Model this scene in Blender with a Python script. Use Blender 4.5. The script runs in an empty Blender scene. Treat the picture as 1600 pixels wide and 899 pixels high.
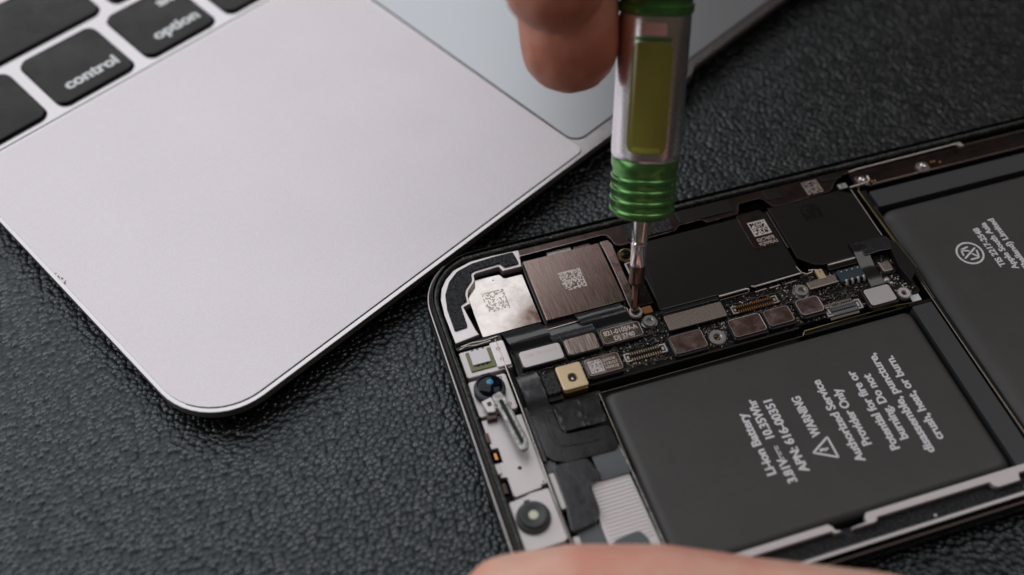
import bpy, bmesh, math, random
from mathutils import Vector, Matrix
random.seed(7)
S = 0.001                     # every builder below takes millimetres
C = bpy.context.scene.collection
PI = math.pi

# ------------------------------------------------------------------ camera
cam_d = bpy.data.cameras.new("camera"); cam = bpy.data.objects.new("camera", cam_d); C.objects.link(cam)
right = Vector((0.95220779, -0.30539539, 0.00582847)); up = Vector((0.24092723, 0.76265518, 0.60025923)); fwd = Vector((0.18776152, 0.57016728, -0.79978427))
mw = Matrix((right, up, -fwd)).transposed().to_4x4(); mw.translation = Vector((-20.66625, -117.4072, 156.96961)) * S
cam.matrix_world = mw
cam_d.sensor_fit = 'HORIZONTAL'; cam_d.sensor_width = 36; cam_d.lens = 39.085
cam_d.clip_start = 0.005; cam_d.clip_end = 30
cam_d.dof.use_dof = True; cam_d.dof.focus_distance = 0.1875; cam_d.dof.aperture_fstop = 9.3
bpy.context.scene.camera = cam

# ------------------------------------------------------------------ world and lamps
sc = bpy.context.scene
w = bpy.data.worlds.new("World"); sc.world = w; w.use_nodes = True
w.node_tree.nodes["Background"].inputs[0].default_value = (0.060, 0.046, 0.037, 1)
w.node_tree.nodes["Background"].inputs[1].default_value = 0.75

def area(name, loc, sx, sy, watt, col, spread=PI, rot=(0, 0, 0)):
    l = bpy.data.lights.new(name, 'AREA'); l.shape = 'RECTANGLE'; l.size = sx * S; l.size_y = sy * S
    l.energy = watt; l.color = col; l.spread = spread
    o = bpy.data.objects.new(name, l); o.location = Vector(loc) * S; o.rotation_euler = rot; C.objects.link(o); return o
area("window_light", (-512, 1078, 800), 1800, 1700, 14.2, (0.965, 0.975, 1.0), rot=(0, 0, math.radians(-21)))
area("ceiling_light", (560, -20, 800), 640, 420, 1.2, (1.0, 0.965, 0.95))
area("side_light", (1150, 650, 800), 300, 500, 0.10, (0.95, 0.97, 1.0))
area("left_fill_panel", (-900, 250, 420), 560, 1000, 2.3, (1.0, 0.97, 0.98), rot=(0, math.radians(-90), 0))  # added panel that brightens the left side of the screwdriver
vs = sc.view_settings; vs.view_transform = 'Standard'; vs.look = 'None'; vs.exposure = 0; vs.gamma = 1

# ------------------------------------------------------------------ materials
def srgb(r, g, b):
    f = lambda v: (v / 255 / 12.92) if v / 255 <= 0.04045 else ((v / 255 + 0.055) / 1.055) ** 2.4
    return (f(r), f(g), f(b), 1)
def mat(name, col, rough=0.5, metal=0.0, col2=None, cs=1.0, cstretch=(1, 1, 1), bump=0.0, bs=10.0, bstretch=(1, 1, 1), rvar=0.0, spec=0.5, coat=0.0, sss=0.0, crange=(0.35, 0.65), rs=None, bdist=0.05, aniso=0):
    m = bpy.data.materials.new(name); m.use_nodes = True
    nt = m.node_tree; N = nt.nodes; L = nt.links; b = N["Principled BSDF"]
    b.inputs["Base Color"].default_value = col; b.inputs["Roughness"].default_value = rough; b.inputs["Metallic"].default_value = metal
    b.inputs["Specular IOR Level"].default_value = spec
    b.inputs["Coat Weight"].default_value = coat; b.inputs["Coat Roughness"].default_value = 0.08
    if aniso: b.inputs["Anisotropic"].default_value = aniso
    if sss:
        b.inputs["Subsurface Weight"].default_value = sss; b.inputs["Subsurface Radius"].default_value = (1.0, 0.35, 0.2); b.inputs["Subsurface Scale"].default_value = 0.0025
    tc = N.new("ShaderNodeTexCoord")
    def mapped(st, sc_):
        mp = N.new("ShaderNodeMapping"); mp.inputs["Scale"].default_value = tuple(1000 * sc_ * s for s in st)
        L.new(tc.outputs["Object"], mp.inputs["Vector"]); return mp
    def noise(st, sc_, det=4, r=0.6):
        n = N.new("ShaderNodeTexNoise"); n.inputs["Scale"].default_value = 1; n.inputs["Detail"].default_value = det; n.inputs["Roughness"].default_value = r
        L.new(mapped(st, sc_).outputs[0], n.inputs["Vector"]); return n
    if col2 is not None:
        n = noise(cstretch, cs); r = N.new("ShaderNodeValToRGB")
        r.color_ramp.elements[0].position = crange[0]; r.color_ramp.elements[1].position = crange[1]
        r.color_ramp.elements[0].color = col; r.color_ramp.elements[1].color = col2
        L.new(n.outputs["Fac"], r.inputs[0]); L.new(r.outputs[0], b.inputs["Base Color"])
    if rvar:
        n = noise(cstretch, rs or cs * 0.7); mr = N.new("ShaderNodeMapRange")
        mr.inputs["From Min"].default_value = 0.3; mr.inputs["From Max"].default_value = 0.7
        mr.inputs["To Min"].default_value = max(0.02, rough - rvar); mr.inputs["To Max"].default_value = rough + rvar
        L.new(n.outputs["Fac"], mr.inputs[0]); L.new(mr.outputs[0], b.inputs["Roughness"])
    if bump:
        n = noise(bstretch, bs); bp = N.new("ShaderNodeBump"); bp.inputs["Strength"].default_value = bump; bp.inputs["Distance"].default_value = bdist * S
        L.new(n.outputs["Fac"], bp.inputs["Height"]); L.new(bp.outputs[0], b.inputs["Normal"])
    return m

def leather_mat():
    m = bpy.data.materials.new("black_leather"); m.use_nodes = True
    nt = m.node_tree; N = nt.nodes; L = nt.links; b = N["Principled BSDF"]
    tc = N.new("ShaderNodeTexCoord"); mp = N.new("ShaderNodeMapping"); mp.inputs["Scale"].default_value = (1000,) * 3
    L.new(tc.outputs["Object"], mp.inputs["Vector"])
    nz = N.new("ShaderNodeTexNoise"); nz.inputs["Scale"].default_value = 0.5; nz.inputs["Detail"].default_value = 3
    L.new(mp.outputs[0], nz.inputs["Vector"])
    add = N.new("ShaderNodeVectorMath"); add.operation = 'MULTIPLY_ADD'; add.inputs[1].default_value = (0.4,) * 3
    L.new(nz.outputs["Color"], add.inputs[0]); L.new(mp.outputs[0], add.inputs[2])
    def vor(scale, feat):
        v = N.new("ShaderNodeTexVoronoi"); v.feature = feat; v.inputs["Scale"].default_value = scale
        if feat == 'SMOOTH_F1': v.inputs["Smoothness"].default_value = 0.6
        v.voronoi_dimensions = '2D'
        L.new(add.outputs[0], v.inputs["Vector"]); return v
    v1 = vor(1.12, 'SMOOTH_F1'); v1.inputs["Smoothness"].default_value = 0.12
    v2 = vor(2.3, 'SMOOTH_F1')
    n3 = N.new("ShaderNodeTexNoise"); n3.inputs["Scale"].default_value = 3.0; n3.inputs["Detail"].default_value = 4
    L.new(mp.outputs[0], n3.inputs["Vector"])
    n4 = N.new("ShaderNodeTexNoise"); n4.inputs["Scale"].default_value = 0.10; n4.inputs["Detail"].default_value = 3
    L.new(mp.outputs[0], n4.inputs["Vector"])
    def ma(op, a, bb):
        k = N.new("ShaderNodeMath"); k.operation = op
        for i, x in enumerate((a, bb)):
            if isinstance(x, float): k.inputs[i].default_value = x
            else: L.new(x, k.inputs[i])
        return k.outputs[0]
    dome = ma('MULTIPLY', ma('POWER', v1.outputs["Distance"], 2.0), -2.1)
    h = ma('ADD', dome, ma('MULTIPLY', v2.outputs["Distance"], -0.16))
    h = ma('ADD', h, ma('MULTIPLY', n3.outputs["Fac"], 0.08)); h = ma('ADD', h, ma('MULTIPLY', n4.outputs["Fac"], 0.8))
    bp = N.new("ShaderNodeBump"); bp.inputs["Strength"].default_value = 1.0; bp.inputs["Distance"].default_value = 0.23 * S
    L.new(h, bp.inputs["Height"]); L.new(bp.outputs[0], b.inputs["Normal"])
    cr = N.new("ShaderNodeValToRGB"); cr.color_ramp.elements[0].color = (0.0062, 0.0056, 0.0046, 1); cr.color_ramp.elements[1].color = (0.0085, 0.0105, 0.0115, 1)
    L.new(n4.outputs["Fac"], cr.inputs[0]); L.new(cr.outputs[0], b.inputs["Base Color"])
    rr = N.new("ShaderNodeMapRange"); rr.inputs["To Min"].default_value = 0.30; rr.inputs["To Max"].default_value = 0.42
    L.new(v1.outputs["Color"], rr.inputs[0]); L.new(rr.outputs[0], b.inputs["Roughness"])
    b.inputs["Specular IOR Level"].default_value = 0.45; b.inputs["Specular Tint"].default_value = (0.76, 0.92, 1.0, 1)
    bq = N.new("ShaderNodeBump"); bq.inputs["Strength"].default_value = 1.0; bq.inputs["Distance"].default_value = 0.08 * S
    L.new(h, bq.inputs["Height"]); L.new(bq.outputs[0], b.inputs["Normal"]); L.new(bp.outputs[0], b.inputs["Coat Normal"])
    sep = N.new("ShaderNodeSeparateColor"); L.new(v1.outputs["Color"], sep.inputs[0]); cw = N.new("ShaderNodeMapRange")
    cw.inputs["From Min"].default_value = 0.2; cw.inputs["From Max"].default_value = 0.85; cw.inputs["To Min"].default_value = 0.10; cw.inputs["To Max"].default_value = 0.52
    L.new(sep.outputs[1], cw.inputs[0]); L.new(cw.outputs[0], b.inputs["Coat Weight"]); b.inputs["Coat IOR"].default_value = 1.8; b.inputs["Coat Roughness"].default_value = 0.17; b.inputs["Coat Tint"].default_value = (1, 1, 1, 1)
    return m

M = {}
M['leather'] = leather_mat()
M['deck'] = mat("anodised_aluminium", (0.51, 0.49, 0.505, 1), 0.22, 0.98, bump=0.25, bs=9, bdist=0.02, rvar=0.04, cs=3)
M['deck_edge'] = mat("polished_aluminium_edge", (0.26, 0.255, 0.25, 1), 0.5, 0.6)
M['film'] = mat("palm_rest_film", (0.675, 0.635, 0.675, 1), 0.38, 0.45, col2=(0.74, 0.70, 0.735, 1), cs=4.2, bump=0.6, bs=5, bdist=0.02, rvar=0.018, rs=0.06, spec=0.4)
M['filmedge'] = mat("film_edge_dark", (0.10, 0.095, 0.10, 1), 0.7)  # dark tone of the line along the film's front edge
M['pad'] = mat("trackpad_glass", (0.43, 0.45, 0.475, 1), 0.26, 0.7, bump=0.08, bs=8, bdist=0.02, spec=0.6)
M['gap'] = mat("dark_gap", (0.012, 0.013, 0.015, 1), 0.7)
M['key'] = mat("black_keycap", (0.006, 0.006, 0.0065, 1), 0.32, spec=0.28, col2=(0.009, 0.009, 0.010, 1), cs=0.25, bump=0.1, bs=10, bdist=0.02, rvar=0.15, rs=0.12)
M['legend'] = mat("key_legend_print", (0.86, 0.92, 0.95, 1), 0.6)
M['darksteel'] = mat("black_steel_frame", (0.030, 0.029, 0.027, 1), 0.22, 0.75, bump=0.15, bs=1.5, rvar=0.10, cs=0.8, bdist=0.05)
M['seal'] = mat("perimeter_seal", (0.025, 0.031, 0.029, 1), 0.25, 0.0, col2=(0.10, 0.12, 0.11, 1), cs=0.9, bump=0.9, bs=1.8, bdist=0.15, rvar=0.2, crange=(0.45, 0.72))
M['floor'] = mat("mid_plate_black", (0.010, 0.009, 0.008, 1), 0.45, 0.3, bump=0.3, bs=2)
M['whitesteel'] = mat("satin_steel_bracket", (0.68, 0.64, 0.65, 1), 0.38, 0.8, col2=(0.74, 0.70, 0.71, 1), cs=1.5, bump=0.12, bs=4, bdist=0.03)
M['whitecoat'] = mat("pale_coated_steel", (0.72, 0.68, 0.69, 1), 0.42, 0.45, bump=0.12, bs=4, bdist=0.03)
M['mirror'] = mat("polished_steel_cover", (0.52, 0.48, 0.455, 1), 0.15, 1.0, col2=(0.60, 0.56, 0.53, 1), cs=0.6, bump=0.05, bs=0.7, bdist=0.03, rvar=0.07, rs=0.5)
M['brushed'] = mat("brushed_steel_cover", (0.34, 0.27, 0.245, 1), 0.33, 1.0, col2=(0.66, 0.56, 0.52, 1), cs=1.0, cstretch=(4, .25, 1), bump=0.5, bs=1.6, bstretch=(5, .3, 1), bdist=0.04, rvar=0.10)
M['camcover'] = mat('worn_rose_camera_cover', (0.25, 0.185, 0.168, 1), 0.29, 1.0, col2=(0.335, 0.258, 0.236, 1), cs=1.0, cstretch=(9, .3, 1), bump=0.2, bs=1.6, bstretch=(6, .2, 1), bdist=0.03, rvar=0.10)
M['rosesteel'] = mat("rose_tinted_steel", (0.40, 0.335, 0.32, 1), 0.24, 1.0, col2=(0.50, 0.42, 0.40, 1), cs=0.8, bump=0.25, bs=5, bdist=0.02, rvar=0.07)
M['grainsteel'] = mat("grained_steel", (0.30, 0.26, 0.235, 1), 0.40, 1.0, col2=(0.44, 0.385, 0.35, 1), cs=3.5, bump=0.6, bs=5, bdist=0.03, crange=(.4, .6))
M['brownsteel'] = mat("brown_steel", (0.105, 0.076, 0.070, 1), 0.27, 0.9, col2=(0.065, 0.048, 0.042, 1), cs=0.5, bump=0.2, bs=3, bdist=0.03)  # brown steel mixed with a darker tone by noise
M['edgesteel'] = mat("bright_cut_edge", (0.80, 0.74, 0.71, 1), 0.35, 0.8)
M['edgedim'] = mat("dull_cut_edge", (0.33, 0.28, 0.23, 1), 0.4, 0.8)
M['foam'] = mat("black_foam_gasket", (0.010, 0.011, 0.013, 1), 0.20, col2=(0.055, 0.060, 0.068, 1), cs=2.2, bump=1.0, bs=1.7, bdist=0.8, rvar=0.08)
M['blackfilm'] = mat("matte_black_shield_film", (0.0052, 0.0048, 0.0042, 1), 0.36, col2=(0.0070, 0.0066, 0.0058, 1), cs=0.3, bump=0.1, bs=0.5, bdist=0.1)
M['etchdark'] = mat("dark_print_on_black", (0.0022, 0.0022, 0.002, 1), 0.30)
M['tape'] = mat("satin_black_flex_tape", (0.017, 0.019, 0.022, 1), 0.22, bump=0.16, bs=0.22, bstretch=(1, 1, 1), bdist=0.45, rvar=0.06, cs=0.6, coat=0.4)
M['tape2'] = mat("soft_black_rubber_tape", (0.030, 0.033, 0.038, 1), 0.25, bump=0.14, bs=0.16, bdist=1.0, rvar=0.06, coat=0.5)
M['greypad'] = mat("slate_grey_pad", (0.12, 0.14, 0.155, 1), 0.5, bump=0.4, bs=2)
M['pcb'] = mat("black_epoxy_board", (0.005, 0.005, 0.005, 1), 0.16, col2=(0.012, 0.011, 0.010, 1), cs=2.2, bump=1.0, bs=2.2, bdist=0.6, rvar=0.08, coat=0.5)
M['gloss'] = mat('glossy_black_epoxy', (0.006, 0.006, 0.006, 1), 0.12, coat=0.8, bump=0.4, bs=2.5, bdist=0.1)
M['solder'] = mat("solder_and_chips", (0.62, 0.57, 0.52, 1), 0.28, 0.8, col2=(0.02, 0.018, 0.016, 1), cs=1.6, crange=(.44, .56))
M['blackplastic'] = mat("glossy_black_plastic", (0.010, 0.010, 0.010, 1), 0.22, bump=0.2, bs=1.5)
M['battery'] = mat("battery_wrap", (0.060, 0.060, 0.060, 1), 0.50, col2=(0.067, 0.067, 0.066, 1), cs=0.15, bump=0.22, bs=0.11, bdist=0.9, rvar=0.05, rs=0.1)
M['strip'] = mat("grey_cell_strip", (0.058, 0.062, 0.068, 1), 0.55, bump=0.5, bs=4, bdist=0.03)
M['print'] = mat("white_battery_print", (0.88, 0.89, 0.93, 1), 0.65)
M['etch'] = mat("laser_etching", (0.86, 0.80, 0.76, 1), 0.55, 0.2)
M['etchsoft'] = mat("faint_laser_etching", (0.66, 0.56, 0.50, 1), 0.5, 0.2)
M['etchpale'] = mat('pale_worn_etching', (0.40, 0.36, 0.32, 1), 0.32, 0.9)
M['etchgrey'] = mat("grey_laser_etching", (0.42, 0.36, 0.33, 1), 0.5, 0.4)
M['gold'] = mat("gold_plated_block", (0.86, 0.69, 0.45, 1), 0.38, 0.55, bump=0.1, bs=3)
M['brass'] = mat("brass", (0.42, 0.32, 0.13, 1), 0.3, 0.9)
M['copper'] = mat("copper_contacts", (0.72, 0.34, 0.12, 1), 0.32, 0.85)
M['pin'] = mat("gold_contact_pins", (0.85, 0.68, 0.48, 1), 0.3, 0.85)
M['palepin'] = mat("pale_contact_pins", (0.78, 0.74, 0.68, 1), 0.3, 0.8)
M['chrome'] = mat("chrome_shaft", (0.92, 0.92, 0.95, 1), 0.14, 1.0)
M['bit'] = mat("dark_oxide_bit", (0.16, 0.115, 0.10, 1), 0.22, 0.95)
M['barrel'] = mat("satin_chrome_barrel", (0.86, 0.84, 0.86, 1), 0.26, 1.0, rvar=0.05, cs=0.4)
M['green'] = mat("green_anodised_ring", (0.13, 0.35, 0.11, 1), 0.26, 0.75, col2=(0.16, 0.40, 0.12, 1), cs=0.8, bump=0.1, bs=2)
M['window'] = mat("olive_resin_window", (0.28, 0.27, 0.05, 1), 0.16, 0.1, col2=(0.36, 0.30, 0.065, 1), cs=0.06, coat=0.6)
M['oliveglint'] = mat('painted_olive_glint', (0.42, 0.41, 0.07, 1), 0.2, coat=0.5)  # lighter olive for the glint painted low on the driver window
M['pink'] = mat("pink_resin", (0.75, 0.42, 0.38, 1), 0.4)
M['skin'] = mat("skin", (0.62, 0.215, 0.145, 1), 0.44, col2=(0.76, 0.36, 0.26, 1), cs=0.10, crange=(.38, .62), bump=0.5, bs=1.4, bdist=0.2, sss=0.35)  # darker, redder skin: the upper hand's shade is put into the colour
M['skinlit'] = mat('skin_painted_lit', (0.90, 0.43, 0.33, 1), 0.42, col2=(0.95, 0.58, 0.46, 1), cs=0.10, crange=(.38, .62), bump=0.5, bs=1.4, bdist=0.2, sss=0.35)  # same skin painted paler, as the better lit thumb
M['nail'] = mat("fingernail", (0.85, 0.62, 0.50, 1), 0.35, sss=0.3)
M['green_pcb'] = mat("green_substrate", (0.21, 0.24, 0.10, 1), 0.4, bump=0.2, bs=3)
M['sensor'] = mat("white_sensor_die", (0.74, 0.72, 0.75, 1), 0.35, 0.2)
M['lens'] = mat("dark_lens_glass", (0.003, 0.005, 0.012, 1), 0.06, spec=0.25)
M['lensblue'] = mat("blue_lens_reflection", (0.05, 0.30, 0.50, 1), 0.15)  # blue spot painted on the lens as a reflection
M['rubber'] = mat("grey_rubber_ring", (0.055, 0.062, 0.066, 1), 0.45, bump=0.2, bs=2)
M['emitter'] = mat("pale_emitter_window", (0.74, 0.78, 0.60, 1), 0.35)
M['bluechip'] = mat("blue_grey_chip", (0.045, 0.065, 0.085, 1), 0.35, bump=0.3, bs=3)
M['greyplate'] = mat("worn_grey_bracket", (0.20, 0.21, 0.205, 1), 0.35, 0.6, col2=(0.62, 0.62, 0.61, 1), cs=1.4, bump=0.9, bs=1.8, bdist=0.2)
M['ribpad'] = mat("pale_ribbed_pad", (0.80, 0.77, 0.77, 1), 0.5, 0.3)
M['washer'] = mat("zinc_washer", (0.50, 0.51, 0.50, 1), 0.34, 0.8, bump=0.3, bs=2)
M['orange'] = mat("amber_polyimide", (0.35, 0.14, 0.04, 1), 0.4)
M['gasketglint'] = mat("glue_residue", (0.22, 0.24, 0.20, 1), 0.25, 0.2)

# ------------------------------------------------------------------ mesh helpers (millimetres)
def link(name, me, m, parent=None, smooth=False):
    o = bpy.data.objects.new(name, me); C.objects.link(o)
    if m is not None: me.materials.append(m)
    if parent is not None: o.parent = parent
    if smooth:
        for p in me.polygons: p.use_smooth = True
    return o
def from_bm(name, bm, m, parent=None, smooth=False):
    bmesh.ops.recalc_face_normals(bm, faces=bm.faces[:])
    bmesh.ops.scale(bm, vec=(S, S, S), verts=bm.verts[:])
    me = bpy.data.meshes.new(name); bm.to_mesh(me); bm.free()
    return link(name, me, m, parent, smooth)
def flat_smooth(o, angle=40):
    for p in o.data.polygons: p.use_smooth = True
    try: o.data.set_sharp_from_angle(angle=math.radians(angle))
    except Exception: pass
    return o
def rr_pts(x0, y0, x1, y1, r, n=5):
    x0, x1 = min(x0, x1), max(x0, x1); y0, y1 = min(y0, y1), max(y0, y1)
    r = min(r, (x1 - x0) / 2 - 1e-4, (y1 - y0) / 2 - 1e-4)
    if r <= 0.01: return [(x0, y0), (x1, y0), (x1, y1), (x0, y1)]
    out = []
    for cx, cy, a0 in ((x1 - r, y0 + r, -90), (x1 - r, y1 - r, 0), (x0 + r, y1 - r, 90), (x0 + r, y0 + r, 180)):
        for i in range(n + 1):
            a = math.radians(a0 + 90 * i / n); out.append((cx + r * math.cos(a), cy + r * math.sin(a)))
    return out
def area2(p): return sum(p[i][0] * p[(i + 1) % len(p)][1] - p[(i + 1) % len(p)][0] * p[i][1] for i in range(len(p)))
def ccw(p): return list(p) if area2(p) > 0 else list(p)[::-1]
def rounded(pts, r, n=4):
    """round the corners of an outline"""
    pts = ccw(pts); out = []; N_ = len(pts)
    for i in range(N_):
        p = Vector(pts[i]); a = Vector(pts[i - 1]); b = Vector(pts[(i + 1) % N_])
        d1 = (a - p); d2 = (b - p); rr = min(r, d1.length * 0.45, d2.length * 0.45)
        p1 = p + d1.normalized() * rr; p2 = p + d2.normalized() * rr
        for k in range(n + 1):
            t = k / n; q = (1 - t) ** 2 * p1 + 2 * t * (1 - t) * p + t * t * p2; out.append((q.x, q.y))
    return out
def inset(pts, d):
    """mitre inset of a ccw outline"""
    N_ = len(pts); out = []
    for i in range(N_):
        p = Vector(pts[i]); a = Vector(pts[i - 1]); b = Vector(pts[(i + 1) % N_])
        e1 = (p - a); e2 = (b - p)
        if e1.length < 1e-6: e1 = e2
        if e2.length < 1e-6: e2 = e1
        e1.normalize(); e2.normalize(); n1 = Vector((-e1.y, e1.x)); n2 = Vector((-e2.y, e2.x)); n = n1 + n2
        if n.length < 1e-6: n = n1
        n.normalize(); k = 1 / max(0.5, n.dot(n1)); q = p + n * d * k; out.append((q.x, q.y))
    return out
def loops(bm, prof, pts, close_top=True, close_bottom=True):
    """prof: list of (inset, z) from bottom to top, pts ccw"""
    rings = []
    for d, z in prof:
        rings.append([bm.verts.new((x, y, z)) for x, y in (inset(pts, d) if abs(d) > 1e-6 else pts)])
    n = len(pts)
    for a, b in zip(rings, rings[1:]):
        for i in range(n): bm.faces.new((a[i], a[(i + 1) % n], b[(i + 1) % n], b[i]))
    if close_top: bm.faces.new(rings[-1])
    if close_bottom: bm.faces.new(rings[0][::-1])
    return rings
def prism(name, pts, z0, z1, m, parent, bev=0.08, smooth=False, tilt=None):
    pts = ccw(pts); bm = bmesh.new(); bev = min(bev, (z1 - z0) * 0.45)
    prof = [(0, z0), (0, z1 - bev), (bev * 0.3, z1 - bev * 0.3), (bev, z1)] if bev > 0 else [(0, z0), (0, z1)]
    loops(bm, prof, pts)
    if tilt:                                   # (px, py, dz/dx, dz/dy)
        for v in bm.verts: v.co.z += (v.co.x - tilt[0]) * tilt[2] + (v.co.y - tilt[1]) * tilt[3]
    return from_bm(name, bm, m, parent, smooth)
def rbox(name, x0, y0, x1, y1, z0, z1, m, parent, r=0.4, bev=0.08, **k):
    return prism(name, rr_pts(x0, y0, x1, y1, r), z0, z1, m, parent, bev, **k)
def lathe_bm(bm, prof, c=(0, 0), seg=32):
    rings = []
    for r, z in prof:
        if r < 1e-5: rings.append([bm.verts.new((c[0], c[1], z))])
        else: rings.append([bm.verts.new((c[0] + r * math.cos(2 * PI * i / seg), c[1] + r * math.sin(2 * PI * i / seg), z)) for i in range(seg)])
    for a, b in zip(rings, rings[1:]):
        for i in range(seg):
            j = (i + 1) % seg
            if len(a) == 1 and len(b) == 1: continue
            if len(a) == 1: bm.faces.new((a[0], b[j], b[i]))
            elif len(b) == 1: bm.faces.new((a[i], a[j], b[0]))
            else: bm.faces.new((a[i], a[j], b[j], b[i]))
def lathe(name, prof, m, parent, c=(0, 0), seg=32, angle=40):
    bm = bmesh.new(); lathe_bm(bm, prof, c, seg); return flat_smooth(from_bm(name, bm, m, parent), angle)
def tube_bm(bm, pts, r, seg=8):
    P = [Vector(p) for p in pts]; rings = []
    rad = r if isinstance(r, (list, tuple)) else [r] * len(P)
    for i, p in enumerate(P):
        t = (P[min(i + 1, len(P) - 1)] - P[max(i - 1, 0)]).normalized()
        a = t.orthogonal().normalized() if abs(t.z) > 0.95 else t.cross(Vector((0, 0, 1))).normalized()
        b = t.cross(a)
        rings.append([bm.verts.new(p + (a * math.cos(2 * PI * k / seg) + b * math.sin(2 * PI * k / seg)) * rad[i]) for k in range(seg)])
    for A, B in zip(rings, rings[1:]):
        for k in range(seg): bm.faces.new((A[k], A[(k + 1) % seg], B[(k + 1) % seg], B[k]))
    bm.faces.new(rings[0][::-1]); bm.faces.new(rings[-1])
def tube(name, pts, r, m, parent, seg=8):
    bm = bmesh.new(); tube_bm(bm, pts, r, seg); return flat_smooth(from_bm(name, bm, m, parent), 60)
def box_bm(bm, x0, y0, x1, y1, z0, z1):
    v = [bm.verts.new((x, y, z)) for z in (z0, z1) for x, y in ((x0, y0), (x1, y0), (x1, y1), (x0, y1))]
    for f in ((3, 2, 1, 0), (4, 5, 6, 7), (0, 1, 5, 4), (1, 2, 6, 5), (2, 3, 7, 6), (3, 0, 4, 7)): bm.faces.new([v[i] for i in f])
def empty(name, loc=(0, 0, 0)):
    o = bpy.data.objects.new(name, None); o.location = Vector(loc) * S; o.empty_display_size = 0.01; C.objects.link(o); return o
def tag(o, **k):
    for a, b in k.items(): o[a] = b
    return o
def sheet(name, prof, x0, x1, m, parent, thick=0.12, skew=0.0, nx=6, wob=0.03):
    """a thin flexible strip: prof is a list of (y, z), swept along x"""
    bm = bmesh.new(); P = []
    fine = []
    for (ya, za), (yb, zb) in zip(prof, prof[1:]):
        for k in range(4): t = k / 4; fine.append((ya + (yb - ya) * t, za + (zb - za) * t))
    fine.append(prof[-1])
    for _ in range(3): fine = [fine[0]] + [((a[0] + 2 * b[0] + c[0]) / 4, (a[1] + 2 * b[1] + c[1]) / 4) for a, b, c in zip(fine, fine[1:], fine[2:])] + [fine[-1]]
    for dz in (0, -thick):
        for j, (y, z) in enumerate(fine):
            P.append([bm.verts.new((x0 + (x1 - x0) * i / nx + skew * (j / len(fine)), y, z + dz + (wob * math.sin(3 * i + j * .8) if 0 < i < nx else 0))) for i in range(nx + 1)])
    n = len(fine)
    for b in (0, n):
        for j in range(n - 1):
            for i in range(nx):
                q = (P[b + j][i], P[b + j][i + 1], P[b + j + 1][i + 1], P[b + j + 1][i]); bm.faces.new(q)
    for j in range(n - 1):
        for i in (0, nx): bm.faces.new((P[j][i], P[j + 1][i], P[n + j + 1][i], P[n + j][i]))
    for j in (0, n - 1):
        for i in range(nx): bm.faces.new((P[j][i], P[j][i + 1], P[n + j][i + 1], P[n + j][i]))
    return flat_smooth(from_bm(name, bm, m, parent), 50)
def text(body, m, parent, x, y, length, cap, rot, z, bold=0.02, name='printed_text', dbl=0):
    """flat print: starts at (x, y), runs `length` mm along direction rot (degrees) with capitals `cap` mm high"""
    cu = bpy.data.curves.new(name, 'FONT'); cu.body = body; cu.size = 1.0; cu.offset = bold; cu.resolution_u = 4
    o = bpy.data.objects.new(name, cu); C.objects.link(o)
    dg = bpy.context.evaluated_depsgraph_get(); me = bpy.data.meshes.new_from_object(o.evaluated_get(dg))
    bpy.data.objects.remove(o); bpy.data.curves.remove(cu)
    xs = [v.co.x for v in me.vertices]; x0, x1 = min(xs), max(xs)
    sx = length / (x1 - x0); sy = cap / CAPH; a = math.radians(rot)
    for v in me.vertices:
        X = (v.co.x - x0) * sx; Y = v.co.y * sy
        v.co = Vector((x + X * math.cos(a) - Y * math.sin(a), y + X * math.sin(a) + Y * math.cos(a), z)) * S
    if dbl:                                    # bolder strokes: the same outline struck again beside itself
        bm = bmesh.new(); bm.from_mesh(me); g = bmesh.ops.duplicate(bm, geom=bm.verts[:] + bm.edges[:] + bm.faces[:])['geom']
        for v in g:
            if isinstance(v, bmesh.types.BMVert): v.co += Vector((dbl * math.cos(a), dbl * math.sin(a), .003)) * S
        bm.to_mesh(me); bm.free()
    return link(name, me, m, parent)
def _cap():
    cu = bpy.data.curves.new('t', 'FONT'); cu.body = 'H'; o = bpy.data.objects.new('t', cu); C.objects.link(o)
    me = bpy.data.meshes.new_from_object(o.evaluated_get(bpy.context.evaluated_depsgraph_get())); h = max(v.co.y for v in me.vertices)
    bpy.data.objects.remove(o); bpy.data.curves.remove(cu); return h
CAPH = _cap()
def etched(x0, y0, x1, y1, z, m, parent, n=16, fill=0.5, border=True, seed=1, skewx=0.0):
    """a patch of little laser-etched flecks (an abstract random pattern)"""
    rnd = random.Random(seed); bm = bmesh.new(); dx = (x1 - x0) / n; dy = (y1 - y0) / n
    for i in range(n):
        for j in range(n):
            on = rnd.random() < fill
            if border and (i == n - 1 or j == n - 1 or (border == 2 and (i == 0 or j == 0))): on = rnd.random() < 0.96
            if not on: continue
            e = 0.02 * dx
            a = x0 + i * dx - e + skewx * j / n; b = a + dx + 2 * e; c = y0 + j * dy - e; d = c + dy + 2 * e
            vv = [bm.verts.new(p) for p in ((a, c, z), (b, c, z), (b, d, z), (a, d, z))]; bm.faces.new(vv)
    return from_bm('etched_mark', bm, m, parent)

# ------------------------------------------------------------------ the leather surface
bm = bmesh.new()
N_ = 60
G = [[bm.verts.new((-900 + 2400 * i / N_, -700 + 2400 * j / N_, 0)) for i in range(N_ + 1)] for j in range(N_ + 1)]
for j in range(N_):
    for i in range(N_): bm.faces.new((G[j][i], G[j][i + 1], G[j + 1][i + 1], G[j + 1][i]))
tag(from_bm('table_surface', bm, M['leather']), kind='structure', label='black pebbled leather table surface under laptop and phone')

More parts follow.
